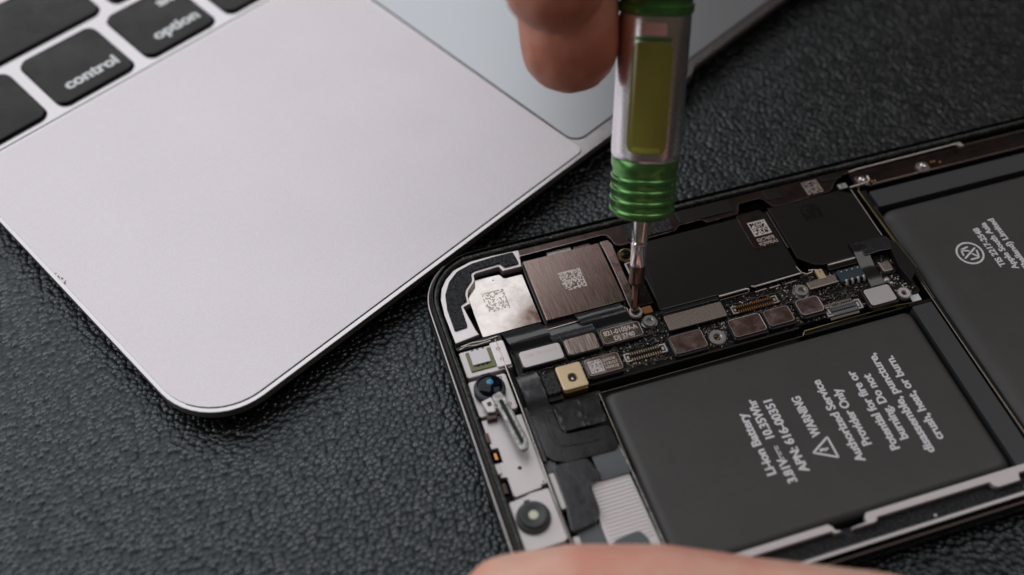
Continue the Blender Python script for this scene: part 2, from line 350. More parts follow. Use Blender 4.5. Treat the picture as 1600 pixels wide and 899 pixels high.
bm = bmesh.new(); rnd = random.Random(44)
for i in range(150):
    x, y = rnd.uniform(-90, 140), rnd.uniform(-90, 140); r_ = rnd.uniform(.03, .09)
    lathe_bm(bm, [(r_, 0.06), (r_ * .7, 0.06 + r_), (0, 0.06 + r_ * 1.2)], (x, y), 5)
for i in range(16):
    x, y, a = rnd.uniform(-85, 60), rnd.uniform(-90, 60), rnd.random() * 6
    tube_bm(bm, [(x + t * math.cos(a + t * .35), y + t * math.sin(a + t * .35), 0.14) for t in (0, .5, 1, 1.5, 2.1)], .022, 4)
tag(from_bm('dust_and_lint', bm, mat('grey_dust', (0.30, 0.29, 0.27, 1), 0.9), None), kind='stuff', label='scattered dust specks and lint on the leather')
# ------------------------------------------------------------------ the laptop
lap = empty('laptop', (-39.39, -22.75, 0)); lap.rotation_euler = (0, 0, 0.4718)
tag(lap, label='open silver laptop seen by its palm rest, black keys and trackpad', category='laptop')
ZL = 5.0
out = []
W_, D_, R_ = 280, 196, 11.5
out += [(R_, 0)] + [(112, 0), (117.3, 0.0), (118.6, 0.35), (119.4, 1.0), (120.6, 1.25), (140, 1.3), (158, 1.3), (159.6, 1.0), (160.6, .3), (162, 0)] + [(W_ - R_, 0)]
for cx, cy, a0 in ((W_ - R_, R_, -90), (W_ - R_, D_ - R_, 0), (R_, D_ - R_, 90), (R_, R_, 180)):
    for i in range(13):
        a = math.radians(a0 + 90 * i / 12); p = (cx + R_ * math.cos(a), cy + R_ * math.sin(a))
        if (Vector(p) - Vector(out[-1])).length > 0.01 and (Vector(p) - Vector(out[0])).length > 0.01: out.append(p)
out = ccw(out)
bm = bmesh.new()
loops(bm, [(7, 1.0), (3.2, 1.3), (1.2, 2.0), (0.35, 2.9), (0.04, 3.5), (0.0, 3.9), (0.0, ZL - 0.12)], out, close_top=False)
flat_smooth(from_bm('lower_shell', bm, M['deck_edge'], lap), 50)
bm = bmesh.new(); loops(bm, [(0.0, ZL - 0.12), (0.04, ZL - 0.03), (0.12, ZL)], out, close_bottom=False)
from_bm('top_deck', bm, M['deck'], lap)
for fx, fy in ((30, 22), (250, 22), (30, 176), (250, 176)):
    lathe('rubber_foot', [(0, 0.02), (6, 0.02), (6.5, 0.5), (6.5, 1.1), (0, 1.1)], M['rubber'], lap, (fx, fy))
# groove along the keyboard
gp = rr_pts(0.8, 77.55, 279.2, 77.85, 0.1, 2); prism('keyboard_groove', gp, ZL - .2, ZL + 0.012, M['gap'], lap, bev=0)
# trackpad
prism('trackpad_gap', rr_pts(87.1, 3.0, 200, 76.6, 3.0), ZL - .3, ZL + 0.010, M['gap'], lap, bev=0)
prism('trackpad', rr_pts(87.55, 3.4, 199.6, 76.2, 2.6), ZL - .3, ZL + 0.05, M['pad'], lap, bev=0.04)
# keys
keycache = {}
def key(x0, y0, x1, y1):
    k = (round(x1 - x0, 2), round(y1 - y0, 2))
    if k not in keycache:
        bm = bmesh.new(); pts = rr_pts(0, 0, k[0], k[1], 2.1, 6)
        loops(bm, [(0.0, -0.2), (0.0, 0.25), (0.06, 0.50), (0.22, 0.66), (0.5, 0.72)], pts)
        bmesh.ops.scale(bm, vec=(S, S, S), verts=bm.verts[:]); me = bpy.data.meshes.new('keycap'); bm.to_mesh(me); bm.free()
        me.materials.append(M['key']); keycache[k] = me
        for p in me.polygons: p.use_smooth = True
        me.set_sharp_from_angle(angle=math.radians(30))
    o = bpy.data.objects.new('keycap', keycache[k]); C.objects.link(o); o.parent = lap; o.location = Vector((x0, y0, ZL)) * S
    # a dark slot in the deck round the key
    prism('key_slot', rr_pts(-0.22, -0.30, k[0] + 0.22, k[1] + 0.22, 2.3), -0.3, 0.012, M['gap'], o, bev=0)
    return o
row0 = [(3.5, 20.5), (23.2, 40.2), (43.1, 59.8), (62.7, 82.5), (85.4, 180), (182.9, 202), (204.9, 221), (223.9, 238), (240.9, 256), (258.9, 276)]
ks = [key(a, 79.3, b, 96.2) for a, b in row0]
key(3.5, 98.9, 44.6, 115.6); x = 47.4
for i in range(10): key(x, 98.9, x + 16.9, 115.6); x += 19.7
key(x, 98.9, 276, 115.6)
key(3.5, 118.3, 34.5, 135); x = 37.3
for i in range(11): key(x, 118.3, x + 16.9, 135); x += 19.7
key(x, 118.3, 276, 135)
for y0 in (137.7, 157.1):
    x = 3.5
    for i in range(13): key(x, y0, x + 16.9, y0 + 16.7); x += 19.7
    key(x, y0, 276, y0 + 16.7)
ZT = 0.735
def legend(k, x0, body, x, y, length, cap): text(body, M['legend'], k, x - x0, y - 79.3, length, cap, 0, ZT, 0.03, 'key_legend', dbl=.10)
legend(ks[1], 23.2, 'control', 26.6, 82.3, 11.6, 2.75); legend(ks[2], 43.1, 'option', 47.3, 82.5, 10.5, 2.75)
legend(ks[2], 43.1, 'alt', 53.6, 91.0, 3.9, 2.75); legend(ks[3], 62.7, 'command', 66.0, 82.4, 13.5, 2.75); legend(ks[0], 3.5, 'fn', 6.0, 82.4, 3.0, 2.75)
# protective film on the left palm rest
fp = []
def arc(cx, cy, r, a0, a1, n=10): return [(cx + r * math.cos(math.radians(a0 + (a1 - a0) * i / n)), cy + r * math.sin(math.radians(a0 + (a1 - a0) * i / n))) for i in range(n + 1)]
fp = arc(11.6, 11.9, 10.9, 180, 270) + arc(85.6, 2.5, 1.5, -90, 0, 5) + [(86.5, 76.9)] + [(0.7, 76.9)]
film = prism('palm_rest_film', fp, 0.0, 0.13, M['film'], None, bev=0.03)
film.location = (lap.location[0], lap.location[1], (ZL + 0.006) * S); film.rotation_euler = lap.rotation_euler
tag(film, label='pinkish protective film stuck on the left palm rest of the laptop', category='protective film')
bm = bmesh.new(); pth = [(p[0], p[1], 0.05) for p in arc(11.6, 11.9, 10.98, 205, 270) + arc(85.6, 2.5, 1.58, -90, -40, 5)]
tube_bm(bm, pth, [0.03 + 0.075 * min(1, i / 10) for i in range(len(pth))], 6); from_bm('film_edge', bm, M['filmedge'], film)
bm = bmesh.new()
for i in range(14):
    px, py = 0.75 + random.random() * .5, 41.2 + random.random() * 4; lathe_bm(bm, [(0, 0.13), (0.10 + .1 * random.random(), 0.14), (0, .2)], (px, py), 5)
tag(from_bm('lint_specks', bm, mat('lint', (0.33, 0.26, 0.17, 1), 0.8), film), kind='stuff')

# ------------------------------------------------------------------ the opened phone
ph = empty('smartphone'); tag(ph, label='opened black smartphone showing batteries, circuit board and camera bracket', category='smartphone')
PL, PW, PR = 143.6, 70.9, 10.6
outl = ccw(rr_pts(0, 0, PL, -PW, PR, 14))
bm = bmesh.new()
loops(bm, [(1.6, 0.35), (0.5, 1.1), (0.08, 2.6), (0.0, 3.6), (0.06, 4.8), (0.32, 5.9), (0.62, 6.5), (0.78, 6.62)], outl, close_top=False)
flat_smooth(from_bm('frame', bm, M['darksteel'], ph), 60)
bm = bmesh.new(); loops(bm, [(0.78, 6.62), (0.83, 6.86), (0.95, 6.90), (1.02, 6.6), (1.06, 6.1)], outl, close_top=False, close_bottom=False)
flat_smooth(from_bm('frame_lip', bm, M['darksteel'], ph), 60)
bm = bmesh.new(); loops(bm, [(0.20, 5.45), (0.24, 5.68), (0.33, 5.76), (0.40, 5.78)], outl, close_top=False, close_bottom=False)
tube_bm
bm.free()
# thin ridge round the rim, its highlight put into the pale colour
bm = bmesh.new(); rp = inset(outl, 0.30); k = len(rp)
rows = []
for d, z in ((0.20, 5.62), (0.26, 5.80), (0.36, 5.95), (0.44, 6.02)):
    rows.append([bm.verts.new((x, y, z + 0.03)) for x, y in inset(outl, d)])
for a, b in zip(rows, rows[1:]):
    for i in range(k): bm.faces.new((a[i], a[(i + 1) % k], b[(i + 1) % k], b[i]))
flat_smooth(from_bm('rim_ridge', bm, M['whitecoat'], ph), 60)
bm = bmesh.new(); loops(bm, [(1.06, 6.1), (1.12, 6.35), (1.35, 6.5), (1.7, 6.45), (1.86, 6.25), (1.92, 5.7)], outl, close_top=False, close_bottom=False)
flat_smooth(from_bm('perimeter_seal', bm, M['seal'], ph), 60)
bm = bmesh.new(); loops(bm, [(1.92, 5.7), (2.05, 5.2), (2.1, 4.0), (2.2, 2.0)], outl, close_top=False, close_bottom=False)
flat_smooth(from_bm('inner_wall', bm, M['darksteel'], ph), 60)
prism('mid_plate', inset(outl, 2.15), 0.9, 2.0, M['floor'], ph, bev=0)
bm = bmesh.new(); rnd = random.Random(3)
for i in range(420):      # glue crumbs left on the rim where the display sat
    t = rnd.random()
    if t < .62: x, y = 8 + 125 * rnd.random() ** 1.3, -1.3 - .5 * rnd.random()
    elif t < .8: x, y = 10 + 120 * rnd.random(), -69.6 + .5 * rnd.random()
    else: x, y = 1.3 + .5 * rnd.random(), -12 - 46 * rnd.random()
    s_ = 0.05 + 0.10 * rnd.random() ** 2; z = 6.42
    v = [bm.verts.new((x + s_ * (rnd.random() + .4) * a * (2.2 if t < .8 else .8), y + s_ * b * (.7 if t < .8 else 1.8), z + c * s_)) for a, b, c in ((-1, -1, 0), (1, -1, 0), (0.9, 1, 0), (-1, 1, 0), (0, 0, 1.3))]
    for f in ((0, 1, 4), (1, 2, 4), (2, 3, 4), (3, 0, 4)): bm.faces.new([v[q] for q in f])
tag(from_bm('glue_residue', bm, M['gasketglint'], ph), kind='stuff')

lft = [p for p in inset(outl, .2) if p[0] < 9 and p[1] > -66]
lft = [(0.22, -62.0)] + [(0.22, -11.0 - 51 * (1 - i / 12)) for i in range(1, 13)] + [(10.6 - 10.38 * math.cos(math.radians(a)), -10.6 + 10.38 * math.sin(math.radians(a))) for a in range(4, 60, 6)]
bm = bmesh.new(); tube_bm(bm, [(x, y, 6.0) for x, y in lft], [.13] * 13 + [.13 * (1 - i / 10) + .01 for i in range(len(lft) - 13)], 8); flat_smooth(from_bm('rim_highlight', bm, M['whitecoat'], ph), 60)  # pale tube added as a painted highlight along the left rim
# earpiece corner: bracket, foam, polished plate
br = [(18.3, -2.3), (18.3, -3.0), (17.75, -5.9), (14.4, -5.9), (14.0, -4.75), (9.8, -5.0), (9.35, -5.3), (9.2, -6.5), (7.6, -8.1), (7.15, -9.2), (7.1, -10.8), (5.8, -11.2), (6.4, -16.2), (6.7, -17.3), (2.5, -17.9), (2.3, -12), (2.55, -8.6), (3.3, -6.4), (4.5, -4.7), (6.3, -3.2), (9.6, -2.2), (13.6, -2.1)]
prism('corner_bracket', br, 4.6, 5.95, M['whitesteel'], ph, bev=0.1)
fo = [(17.2, -2.6), (17.5, -5.3), (14.8, -5.35), (14.3, -4.25), (9.6, -4.5), (8.95, -4.9), (8.8, -6.2), (7.2, -7.8), (6.75, -8.9), (6.7, -10.3), (5.4, -10.8), (5.3, -15.4), (3.0, -15.6), (3.0, -11), (3.5, -8.0), (4.9, -5.5), (6.8, -3.8), (9.7, -2.9), (13.4, -2.65)]
prism('foam_gasket', rounded(fo, .35, 3), 5.95, 6.28, M['foam'], ph, bev=0.12)
sp = [(9.3, -5.5), (13.8, -5.6), (14.4, -6.7), (17.6, -6.7), (17.6, -17.2), (7.3, -17.4), (7.2, -9.0), (9.0, -6.2)]
o = prism('speaker_plate', rounded(sp, .3, 3), 3.8, 4.85, M['mirror'], ph, bev=0.08)
etched(9.6, -12.9, 13.5, -8.7, 4.862, M['etchpale'], o, 18, .38, True, 11)
lathe('pin_hole', [(0, 4.87), (0.12, 4.87), (0.12, 4.86)], M['gap'], ph, (12.4, -6.5), 10)
rbox('bracket_slot', 2.3, -19.0, 10.2, -17.7, 3, 5.2, M['darksteel'], ph, .3)
tube('spring_wire', [(3.2, -18.5, 5.5), (5.0, -18.3, 5.6), (7.2, -18.45, 5.5), (9.6, -18.2, 5.4)], .1, M['edgesteel'], ph, 6)
tube('spring_wire', [(2.8, -19.0, 5.5), (4.0, -18.75, 5.7), (5.6, -18.95, 5.6), (8.2, -18.8, 5.6)], .09, M['edgesteel'], ph, 6)

# rear camera cover plate
rbox('camera_housing', 17.9, -18.6, 32.9, -4.4, 2.2, 5.2, M['blackplastic'], ph, .5)
o = rbox('camera_cover', 18.3, -18.0, 32.15, -4.95, 5.2, 5.95, M['camcover'], ph, .15, .1)
etched(23.2, -13.2, 27.15, -9.2, 5.962, M['etch'], o, 18, .55, True, 5)
bm = bmesh.new(); rnd = random.Random(8)
for i in range(46):
    a = rnd.random() * 2 * PI; r_ = abs(rnd.gauss(0, .55)); x, y = 29.2 + r_ * math.cos(a), -11.9 + r_ * 1.3 * math.sin(a); l = .1 + .25 * rnd.random(); an = rnd.random() * PI
    dx, dy = l * math.cos(an), l * math.sin(an); q = .018
    bm.faces.new([bm.verts.new(p) for p in ((x - dx - q * dy, y - dy + q * dx, 5.962), (x + dx, y + dy, 5.962), (x + dx * .4 + q * 3 * dy, y + dy * .4 - q * 3 * dx, 5.962))])
tag(from_bm('scuff_mark', bm, M['etchgrey'], o), kind='stuff')
tube('cover_edge', [(18.3, -5.0, 5.75), (18.3, -17.9, 5.75)], .07, M['edgedim'], ph, 6)
tube('lower_clip', [(16.2, -18.6, 5.2), (16.8, -19.35, 5.3), (18, -19.5, 5.35), (24.4, -19.3, 5.35)], .16, M['edgesteel'], ph, 8)
rbox('clip_plate', 15.6, -19.4, 24.8, -18.3, 4.2, 5.1, M['brownsteel'], ph, .3)

# long bracket arm that ends in the screw ring
arm = prism('bracket_arm', [(32.45, -5.0), (33.9, -5.0), (34.3, -6.0), (34.0, -12), (33.85, -20.2), (32.35, -20.2), (32.6, -12)], 5.9, 6.15, M['rosesteel'], ph, bev=.05)
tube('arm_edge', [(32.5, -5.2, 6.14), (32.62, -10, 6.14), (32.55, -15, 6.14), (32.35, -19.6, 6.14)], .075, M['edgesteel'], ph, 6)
tube('arm_edge', [(17.9, -4.1, 6.0), (18.2, -3.75, 6.0), (26, -3.65, 6.0), (33.3, -3.55, 6.0), (34.1, -3.8, 6.0), (34.5, -4.6, 6.0), (34.8, -6.0, 6.0), (35.2, -6.55, 6.0), (36.0, -6.7, 6.0), (41, -6.65, 6.0), (46.0, -6.5, 6.0), (46.4, -6.3, 6), (46.8, -5.75, 6), (47.4, -5.55, 6.0), (51.4, -5.5, 6.0), (51.9, -5.8, 6.), (52.3, -6.4, 6.0), (54.3, -6.35, 6.0), (58.2, -6.3, 6.0), (58.7, -5.6, 6.), (59.1, -4.5, 6.0), (59.6, -4.15, 6.0), (63.4, -4.0, 6.0), (64.2, -4.5, 6.), (65.0, -6.4, 6.0), (65.5, -6.65, 6.0), (70, -6.65, 6.0), (76.2, -6.4, 6.0), (77.2, -5.9, 6.), (78.2, -4.8, 6.0), (80, -3.6, 6.0), (82.2, -3.1, 6.0)], .085, M['rosesteel'], ph, 6)
strap = [(17.9, -2.3), (82.5, -2.3), (82.2, -3.1), (80, -3.6), (78.2, -4.8), (77.2, -5.9), (76.2, -6.4), (65.3, -6.6), (64.2, -4.5), (63.4, -4.0), (59.6, -4.15), (58.2, -6.2), (52.3, -6.4), (51.4, -5.5), (47.4, -5.55), (46.0, -6.45), (36, -6.6), (35.2, -6.5), (34.1, -3.8), (33.3, -3.55), (18.2, -3.7)]
o = prism('antenna_strap', strap, 5.3, 5.9, M['brownsteel'], ph, bev=.06)
etched(72.5, -5.95, 75.6, -2.9, 5.915, M['etchgrey'], o, 16, .5, 2, 9)
rbox('strap_pad', 37.5, -6.2, 46.0, -2.6, 5.9, 6.25, M['foam'], ph, .3)
rbox('strap_pad', 47.6, -5.3, 58.0, -2.6, 5.9, 6.15, M['blackfilm'], ph, .3)
rbox('strap_pad', 64.8, -4.9, 67.8, -2.5, 5.9, 6.1, M['blackfilm'], ph, .2)
rbox('strap_pad', 76.4, -3.9, 80.4, -2.5, 5.9, 6.1, M['blackfilm'], ph, .2)
rbox('white_foil', 23.0, -4.75, 27.4, -3.8, 4.6, 5.3, M['whitesteel'], ph, .1)
rbox('grey_foil', 27.9, -4.8, 30.9, -3.9, 4.6, 5.2, M['grainsteel'], ph, .1)
# ring and the screw being turned
lathe('screw_ring', [(0.55, 5.6), (1.12, 5.6), (1.18, 6.05), (1.10, 6.22), (0.80, 6.22), (0.72, 6.05), (0.55, 6.0)], M['edgesteel'], ph, (32.9, -20.9), 40)
lathe('screw', [(0, 5.9), (.68, 5.9), (.7, 6.02), (.55, 6.1), (.2, 6.1), (.15, 5.95), (0, 5.95)], M['darksteel'], ph, (32.9, -20.9), 24)
lathe('screw', [(0, 5.5), (.62, 5.5), (.62, 5.75), (.45, 5.9), (.16, 5.88), (.12, 5.7), (0, 5.7)], M['chrome'], ph, (31.2, -19.7), 24)
lathe('screw_seat', [(.6, 5.3), (.85, 5.3), (.9, 5.6), (.8, 5.68), (.66, 5.6)], M['edgedim'], ph, (31.2, -19.7), 24)
lathe('brass_boss', [(0.85, 4.8), (1.5, 4.8), (1.55, 5.4), (1.3, 5.6), (.9, 5.5)], M['brass'], ph, (36.0, -8.6), 32)
lathe('screw', [(0, 5.9), (.14, 5.9), (.2, 6.15), (.55, 6.15), (.9, 5.85), (.95, 5.4), (0, 5.3)][::-1], M['darksteel'], ph, (36.0, -8.5), 24)
lathe('screw', [(0, 5.3), (.6, 5.3), (.7, 5.1), (0.7, 5.0), (0, 5.0)][::-1], M['chrome'], ph, (33.9, -5.9), 20)
o = prism('contact_frame', rr_pts(35.0, -12.8, 38.6, -10.3, .2), 5.3, 5.5, M['whitecoat'], ph, bev=.03)
prism('contact_window', rr_pts(35.3, -12.5, 38.4, -10.5, .15), 5.45, 5.53, M['gap'], o, bev=0)
rbox('contact_insert', 36.0, -11.9, 38.3, -10.7, 5.53, 5.6, M['rosesteel'], ph, .1)
rbox('amber_flex', 34.3, -21.4, 36.0, -20.0, 5.2, 5.55, M['orange'], ph, .25)
rbox('side_channel', 34.2, -19.5, 36.9, -13, 3.5, 5.3, M['darksteel'], ph, .2)

# processor shields
rbox('shield_can', 37.2, -21.7, 63.3, -7.2, 3.4, 5.9, M['blackfilm'], ph, .25, .12)
prism('shield_film', [(36.9, -21.6), (38.4, -11.5), (38.6, -7.3), (58, -7.2), (63.0, -7.3), (62.9, -21.3)], 5.9, 6.0, M['blackfilm'], ph, .03)
rbox('shield_lip', 37.0, -22.55, 47.3, -21.75, 5.0, 5.85, M['tape'], ph, .1)
tube('shield_edge', [(37.2, -21.72, 5.98), (47.4, -21.7, 5.98)], .09, M['greypad'], ph, 6)
tube('shield_edge', [(37.1, -22.6, 5.4), (47.3, -22.5, 5.4)], .07, M['edgedim'], ph, 6)
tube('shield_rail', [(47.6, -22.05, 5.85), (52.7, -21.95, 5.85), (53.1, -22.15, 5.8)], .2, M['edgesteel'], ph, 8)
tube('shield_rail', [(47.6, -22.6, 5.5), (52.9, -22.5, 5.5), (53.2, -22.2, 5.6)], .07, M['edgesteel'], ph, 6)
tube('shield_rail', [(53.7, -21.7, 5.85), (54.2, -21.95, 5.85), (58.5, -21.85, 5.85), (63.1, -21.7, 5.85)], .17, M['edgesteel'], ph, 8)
for a, b in ((54.1, 56.3), (56.8, 58.8), (59.7, 61.8)): tube('shield_clip', [(a, -22.7, 5.35), (b, -22.6, 5.35)], .11, M['edgesteel'], ph, 6)
o = rbox('label_plate', 57.7, -14.7, 62.6, -6.6, 6.0, 6.12, M['brownsteel'], ph, .7, .03)
tube('label_plate_edge', [(57.7, -7, 6.12), (57.7, -13.9, 6.12), (58.0, -14.5, 6.12), (58.5, -14.7, 6.12), (61.8, -14.7, 6.12), (62.4, -14.4, 6.12)], .05, M['rosesteel'], ph, 6)
etched(58.9, -12.1, 62.2, -8.9, 6.13, M['etch'], o, 16, .45, 2, 21)
text('02C74878', M['etchsoft'], o, 58.9, -13.4, 3.3, .75, 0, 6.13, .02); text('9CJMP9DA3', M['etchsoft'], o, 58.9, -14.3, 3.5, .65, 0, 6.13, .02)
tube('shield_seam', [(63.4, -7.5, 6.1), (63.4, -16.2, 6.1)], .10, M['brownsteel'], ph, 6)
tube('shield_seam', [(63.6, -7.5, 6.14), (63.6, -16.2, 6.14)], .04, M['rosesteel'], ph, 6)
s2 = [(63.9, -6.7), (78.0, -6.7), (80.2, -7.9), (80.2, -21.3), (67.6, -21.3), (66.0, -20.7), (63.9, -18.6)]
prism('shield_can', s2, 3.4, 6.05, M['blackfilm'], ph, .15)
etched(69.2, -11.6, 72.9, -8.2, 6.062, M['etchdark'], ph, 14, .5, False, 31)
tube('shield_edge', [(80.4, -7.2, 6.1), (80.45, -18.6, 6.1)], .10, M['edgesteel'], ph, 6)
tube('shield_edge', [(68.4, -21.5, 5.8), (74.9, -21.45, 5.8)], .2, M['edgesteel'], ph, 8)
rbox('shield_side', 68.2, -22.5, 74.9, -21.6, 4.6, 5.7, M['blackplastic'], ph, .1)
tube('ground_spring', [(62.9, -20.2, 5.9), (63.3, -21.6, 5.8), (64.0, -22.2, 5.8), (65.0, -22.1, 5.9), (65.4, -21.7, 5.9), (64.7, -21.5, 5.7)], .13, M['edgesteel'], ph, 8)
tube('ground_spring', [(65.4, -21.7, 5.9), (66.4, -21.9, 5.7), (66.9, -22.0, 5.7)], .12, M['edgesteel'], ph, 8)

# logic board
pcb = rbox('logic_board', 10.6, -31.0, 81.6, -21.0, 3.6, 4.85, M['pcb'], ph, .8, .15)
bm = bmesh.new(); rnd = random.Random(12)
occ = [(11, -26, 19, -22), (19.2, -26, 25.1, -22), (25.6, -25.7, 32.8, -22.3), (21, -31, 27.4, -27), (36, -31, 42, -27), (46.5, -31, 52.7, -27), (53, -30.5, 58, -27), (59, -30.5, 64, -26.7), (36.8, -26.4, 47.5, -23), (71, -32, 76.5, -28)]
cnt = 0
while cnt < 900:
    x, y = 12 + 69 * rnd.random(), -30.8 + 9 * rnd.random()
    if any(a < x < c and b < y < d for a, b, c, d in occ): continue
    if rnd.random() < .5 and not (58 < x < 76 or 26 < x < 36): continue
    cnt += 1; a = .06 + .13 * rnd.random(); b = .05 + .07 * rnd.random(); h = .10 + .2 * rnd.random()
    if rnd.random() < .5: a, b = b, a
    box_bm(bm, x - a, y - b, x + a, y + b, 4.85, 4.85 + h)
tag(from_bm('solder_beads', bm, M['solder'], pcb), kind='stuff')
bm = bmesh.new()
for i in range(260):
    x, y = 11 + 70 * rnd.random(), -30.9 + 9.3 * rnd.random(); r_ = .15 + .4 * rnd.random()
    if any(a < x < c and b < y < d for a, b, c, d in occ): continue
    lathe_bm(bm, [(r_, 4.84), (r_ * .8, 4.84 + r_ * .4), (r_ * .35, 4.84 + r_ * .62), (0, 4.84 + r_ * .68)], (x, y), 9)
tag(flat_smooth(from_bm('epoxy_blobs', bm, M['pcb'], pcb), 80), kind='stuff')
rbox('board_skirt', 20.6, -31.6, 58.4, -30.4, 2.6, 4.9, M['blackplastic'], ph, .5, .3)
rbox('board_skirt', 58.6, -32.6, 78.5, -31.5, 2.6, 3.9, M['blackplastic'], ph, .4, .3)
tube('board_edge', [(21.4, -33.0, 4.4), (40, -33.0, 4.5), (58.2, -32.9, 4.5)], .06, M['edgedim'], ph, 6)
tube('board_edge', [(58.2, -32.9, 4.5), (58.7, -32.3, 4.9), (66, -32.25, 5.0), (76, -32.3, 5.0), (79.0, -32.6, 5.0)], .10, M['brass'], ph, 6)

bm = bmesh.new(); rnd = random.Random(77)
for (xa, xb, yy) in ((19, 36, -26.45), (26.8, 35.8, -26.9), (33, 36.6, -25.2), (42.5, 46.6, -27.2), (53, 60, -26.4), (59, 62, -26.2), (64.2, 71, -28.3), (64.5, 71, -27.6), (20.8, 27, -26.9), (10.9, 19, -26.3), (27.5, 36, -30.3), (48, 58, -26.5), (48, 58.5, -23.7)):
    n = int((xb - xa) * 2.2); q = [(xa + (xb - xa) * i / n, yy + rnd.gauss(0, .12), 4.86 + rnd.random() * .12) for i in range(n + 1)]
    tube_bm(bm, q, [.10 + .16 * rnd.random() for _ in q], 7)
tag(flat_smooth(from_bm('epoxy_beads', bm, M['gloss'], pcb), 80), kind='stuff')
bm = bmesh.new()
for i in range(520):
    x, y = rnd.choice(((27, 36), (62, 71), (42, 47), (58, 63), (36, 60), (76, 81)));  xx_ = rnd.uniform(x, y); yy_ = rnd.uniform(-31, -22.6)
    if any(a < xx_ < c and b < yy_ < d for a, b, c, d in occ): continue
    r_ = rnd.uniform(.07, .20); lathe_bm(bm, [(r_, 4.86), (r_ * .8, 4.86 + r_), (0, 4.86 + r_ * 1.4)], (xx_, yy_), 6)
tag(flat_smooth(from_bm('board_glints', bm, M['palepin'], pcb), 80), kind='stuff')  # pale balls added to stand in for glints on the board
def cover(x0, y0, x1, y1, m, ztop=5.95, side=0.3, r=.5, front=0.3, label=None, zb=4.6):
    base = rbox('connector_cover', x0 - side, y0 - front, x1 + side, y1 + side, zb, ztop - .06, M['blackplastic'], ph, r + .1, .25)
    p = rbox('cover_plate', x0, y0, x1, y1, ztop - .2, ztop + .05, m, base, r, .06)
    return base, p
b_, p_ = cover(11.7, -25.8, 18.65, -22.7, M['whitecoat'])
text('DDK TR1205AA', M['etchsoft'], b_, 12.6, -24.0, 5.4, .5, 0, 6.012, .01)
cover(19.5, -25.7, 24.85, -22.6, M['brushed'])
b_, p_ = cover(25.7, -25.5, 32.65, -22.65, M['rosesteel'])
text('821-01059-A', M['etchsoft'], b_, 26.2, -23.95, 5.9, .85, 0, 6.012, .03); text('DJ 3740', M['etchsoft'], b_, 27.6, -25.2, 3.6, .85, 0, 6.012, .03)
def outline(x0, y0, x1, y1, r, z=6.0, m=None, w_=.05):
    q = rr_pts(x0, y0, x1, y1, r); return tube('plate_edge', [(a, b, z) for a, b in q + q[:1]], w_, m or M['edgesteel'], ph, 6)
outline(25.75, -25.45, 32.6, -22.7, .5)
b_, p_ = cover(21.2, -30.6, 27.1, -27.3, M['rosesteel'], front=.5, zb=3.4)
etched(21.7, -30.2, 24.0, -27.85, 6.012, M['whitecoat'], b_, 14, .72, 2, 41)
for i, s_ in enumerate(('DWK74F', '11RG1', 'H00KGJ')): text(s_, M['etchsoft'], b_, 24.25, -28.55 - i * .72, 2.2, .5, 0, 6.012, .02)
outline(21.25, -30.55, 27.05, -27.35, .5, w_=.04)
cover(36.2, -30.8, 41.85, -27.25, M['rosesteel'], front=.5, zb=3.4); outline(36.25, -30.75, 41.8, -27.3, .45, w_=.04)
b_, p_ = cover(37.0, -26.1, 47.35, -23.1, M['grainsteel'], side=.12, front=.12, r=.3)
cover(46.75, -30.7, 52.5, -27.15, M['rosesteel'], front=.55, zb=3.2); outline(46.8, -30.65, 52.45, -27.2, .45, w_=.05)
cover(53.15, -30.4, 57.75, -27.2, M['rosesteel'], front=.55, zb=3.2); outline(53.2, -30.35, 57.7, -27.25, .5, w_=.05)
cover(59.2, -30.05, 63.5, -26.85, M['rosesteel'], front=.6, zb=3.2, r=.7); outline(59.25, -30.0, 63.45, -26.9, .7, w_=.09)
cover(71.4, -31.7, 76.2, -28.3, M['whitecoat'], side=.45, front=.45, zb=4.2)
# side face bright touches on the grain plate
def socket(x0, y0, x1, y1, mpin, mfr, n, z=5.15, body=None):
    o = rbox('socket', x0, y0, x1, y1, z - .35, z, body or M['blackplastic'], ph, .15, .05)
    rbox('socket_core', x0 + 1.1, (y0 + y1) / 2 - .16, x1 - 1.1, (y0 + y1) / 2 + .16, z, z + .32, body or M['blackplastic'], o, .05, .05)
    for xa, d in ((x0, 1), (x1, -1)):
        bm = bmesh.new()
        box_bm(bm, *sorted((xa, xa + d * .22))[:1], y0, sorted((xa, xa + d * .22))[1], y1, z, z + .3)
        for yy in (y0, y1 - .2):
            lo, hi = sorted((xa + d * .23, xa + d * 1.0)); box_bm(bm, lo, yy, hi, yy + .2, z, z + .3)
        lo, hi = sorted((xa + d * .45, xa + d * .75)); box_bm(bm, lo, y0 + .5, hi, y1 - .5, z, z + .26)
        from_bm('end_bracket', bm, mfr, o)
    bm = bmesh.new(); st = (x1 - x0 - 2.4) / (n - 1)
    for i in range(n):
        x = x0 + 1.2 + i * st
        for ya, yb in ((y1 - .42, y1 - .02), (y0 + .04, y0 + .52)): box_bm(bm, x - st * .19, ya, x + st * .19, yb, z, z + .24)
    tag(from_bm('contact_pins', bm, mpin, o), kind='stuff')
    return o
socket(28.0, -29.45, 35.3, -27.85, M['pin'], M['whitecoat'], 13)
socket(48.6, -25.95, 57.05, -24.45, M['copper'], M['edgesteel'], 16, z=5.25)
o = socket(63.6, -31.2, 70.2, -29.3, M['palepin'], M['whitecoat'], 14, body=M['greypad'])
bm = bmesh.new()
for i in range(18): box_bm(bm, 64.0 + i * .3, -31.75, 64.14 + i * .3, -31.35, 4.85, 5.1)
for i in range(18): box_bm(bm, 63.9 + i * .3, -28.95, 64.04 + i * .3, -28.6, 4.85, 5.1)
tag(from_bm('solder_legs', bm, M['palepin'], o), kind='stuff')
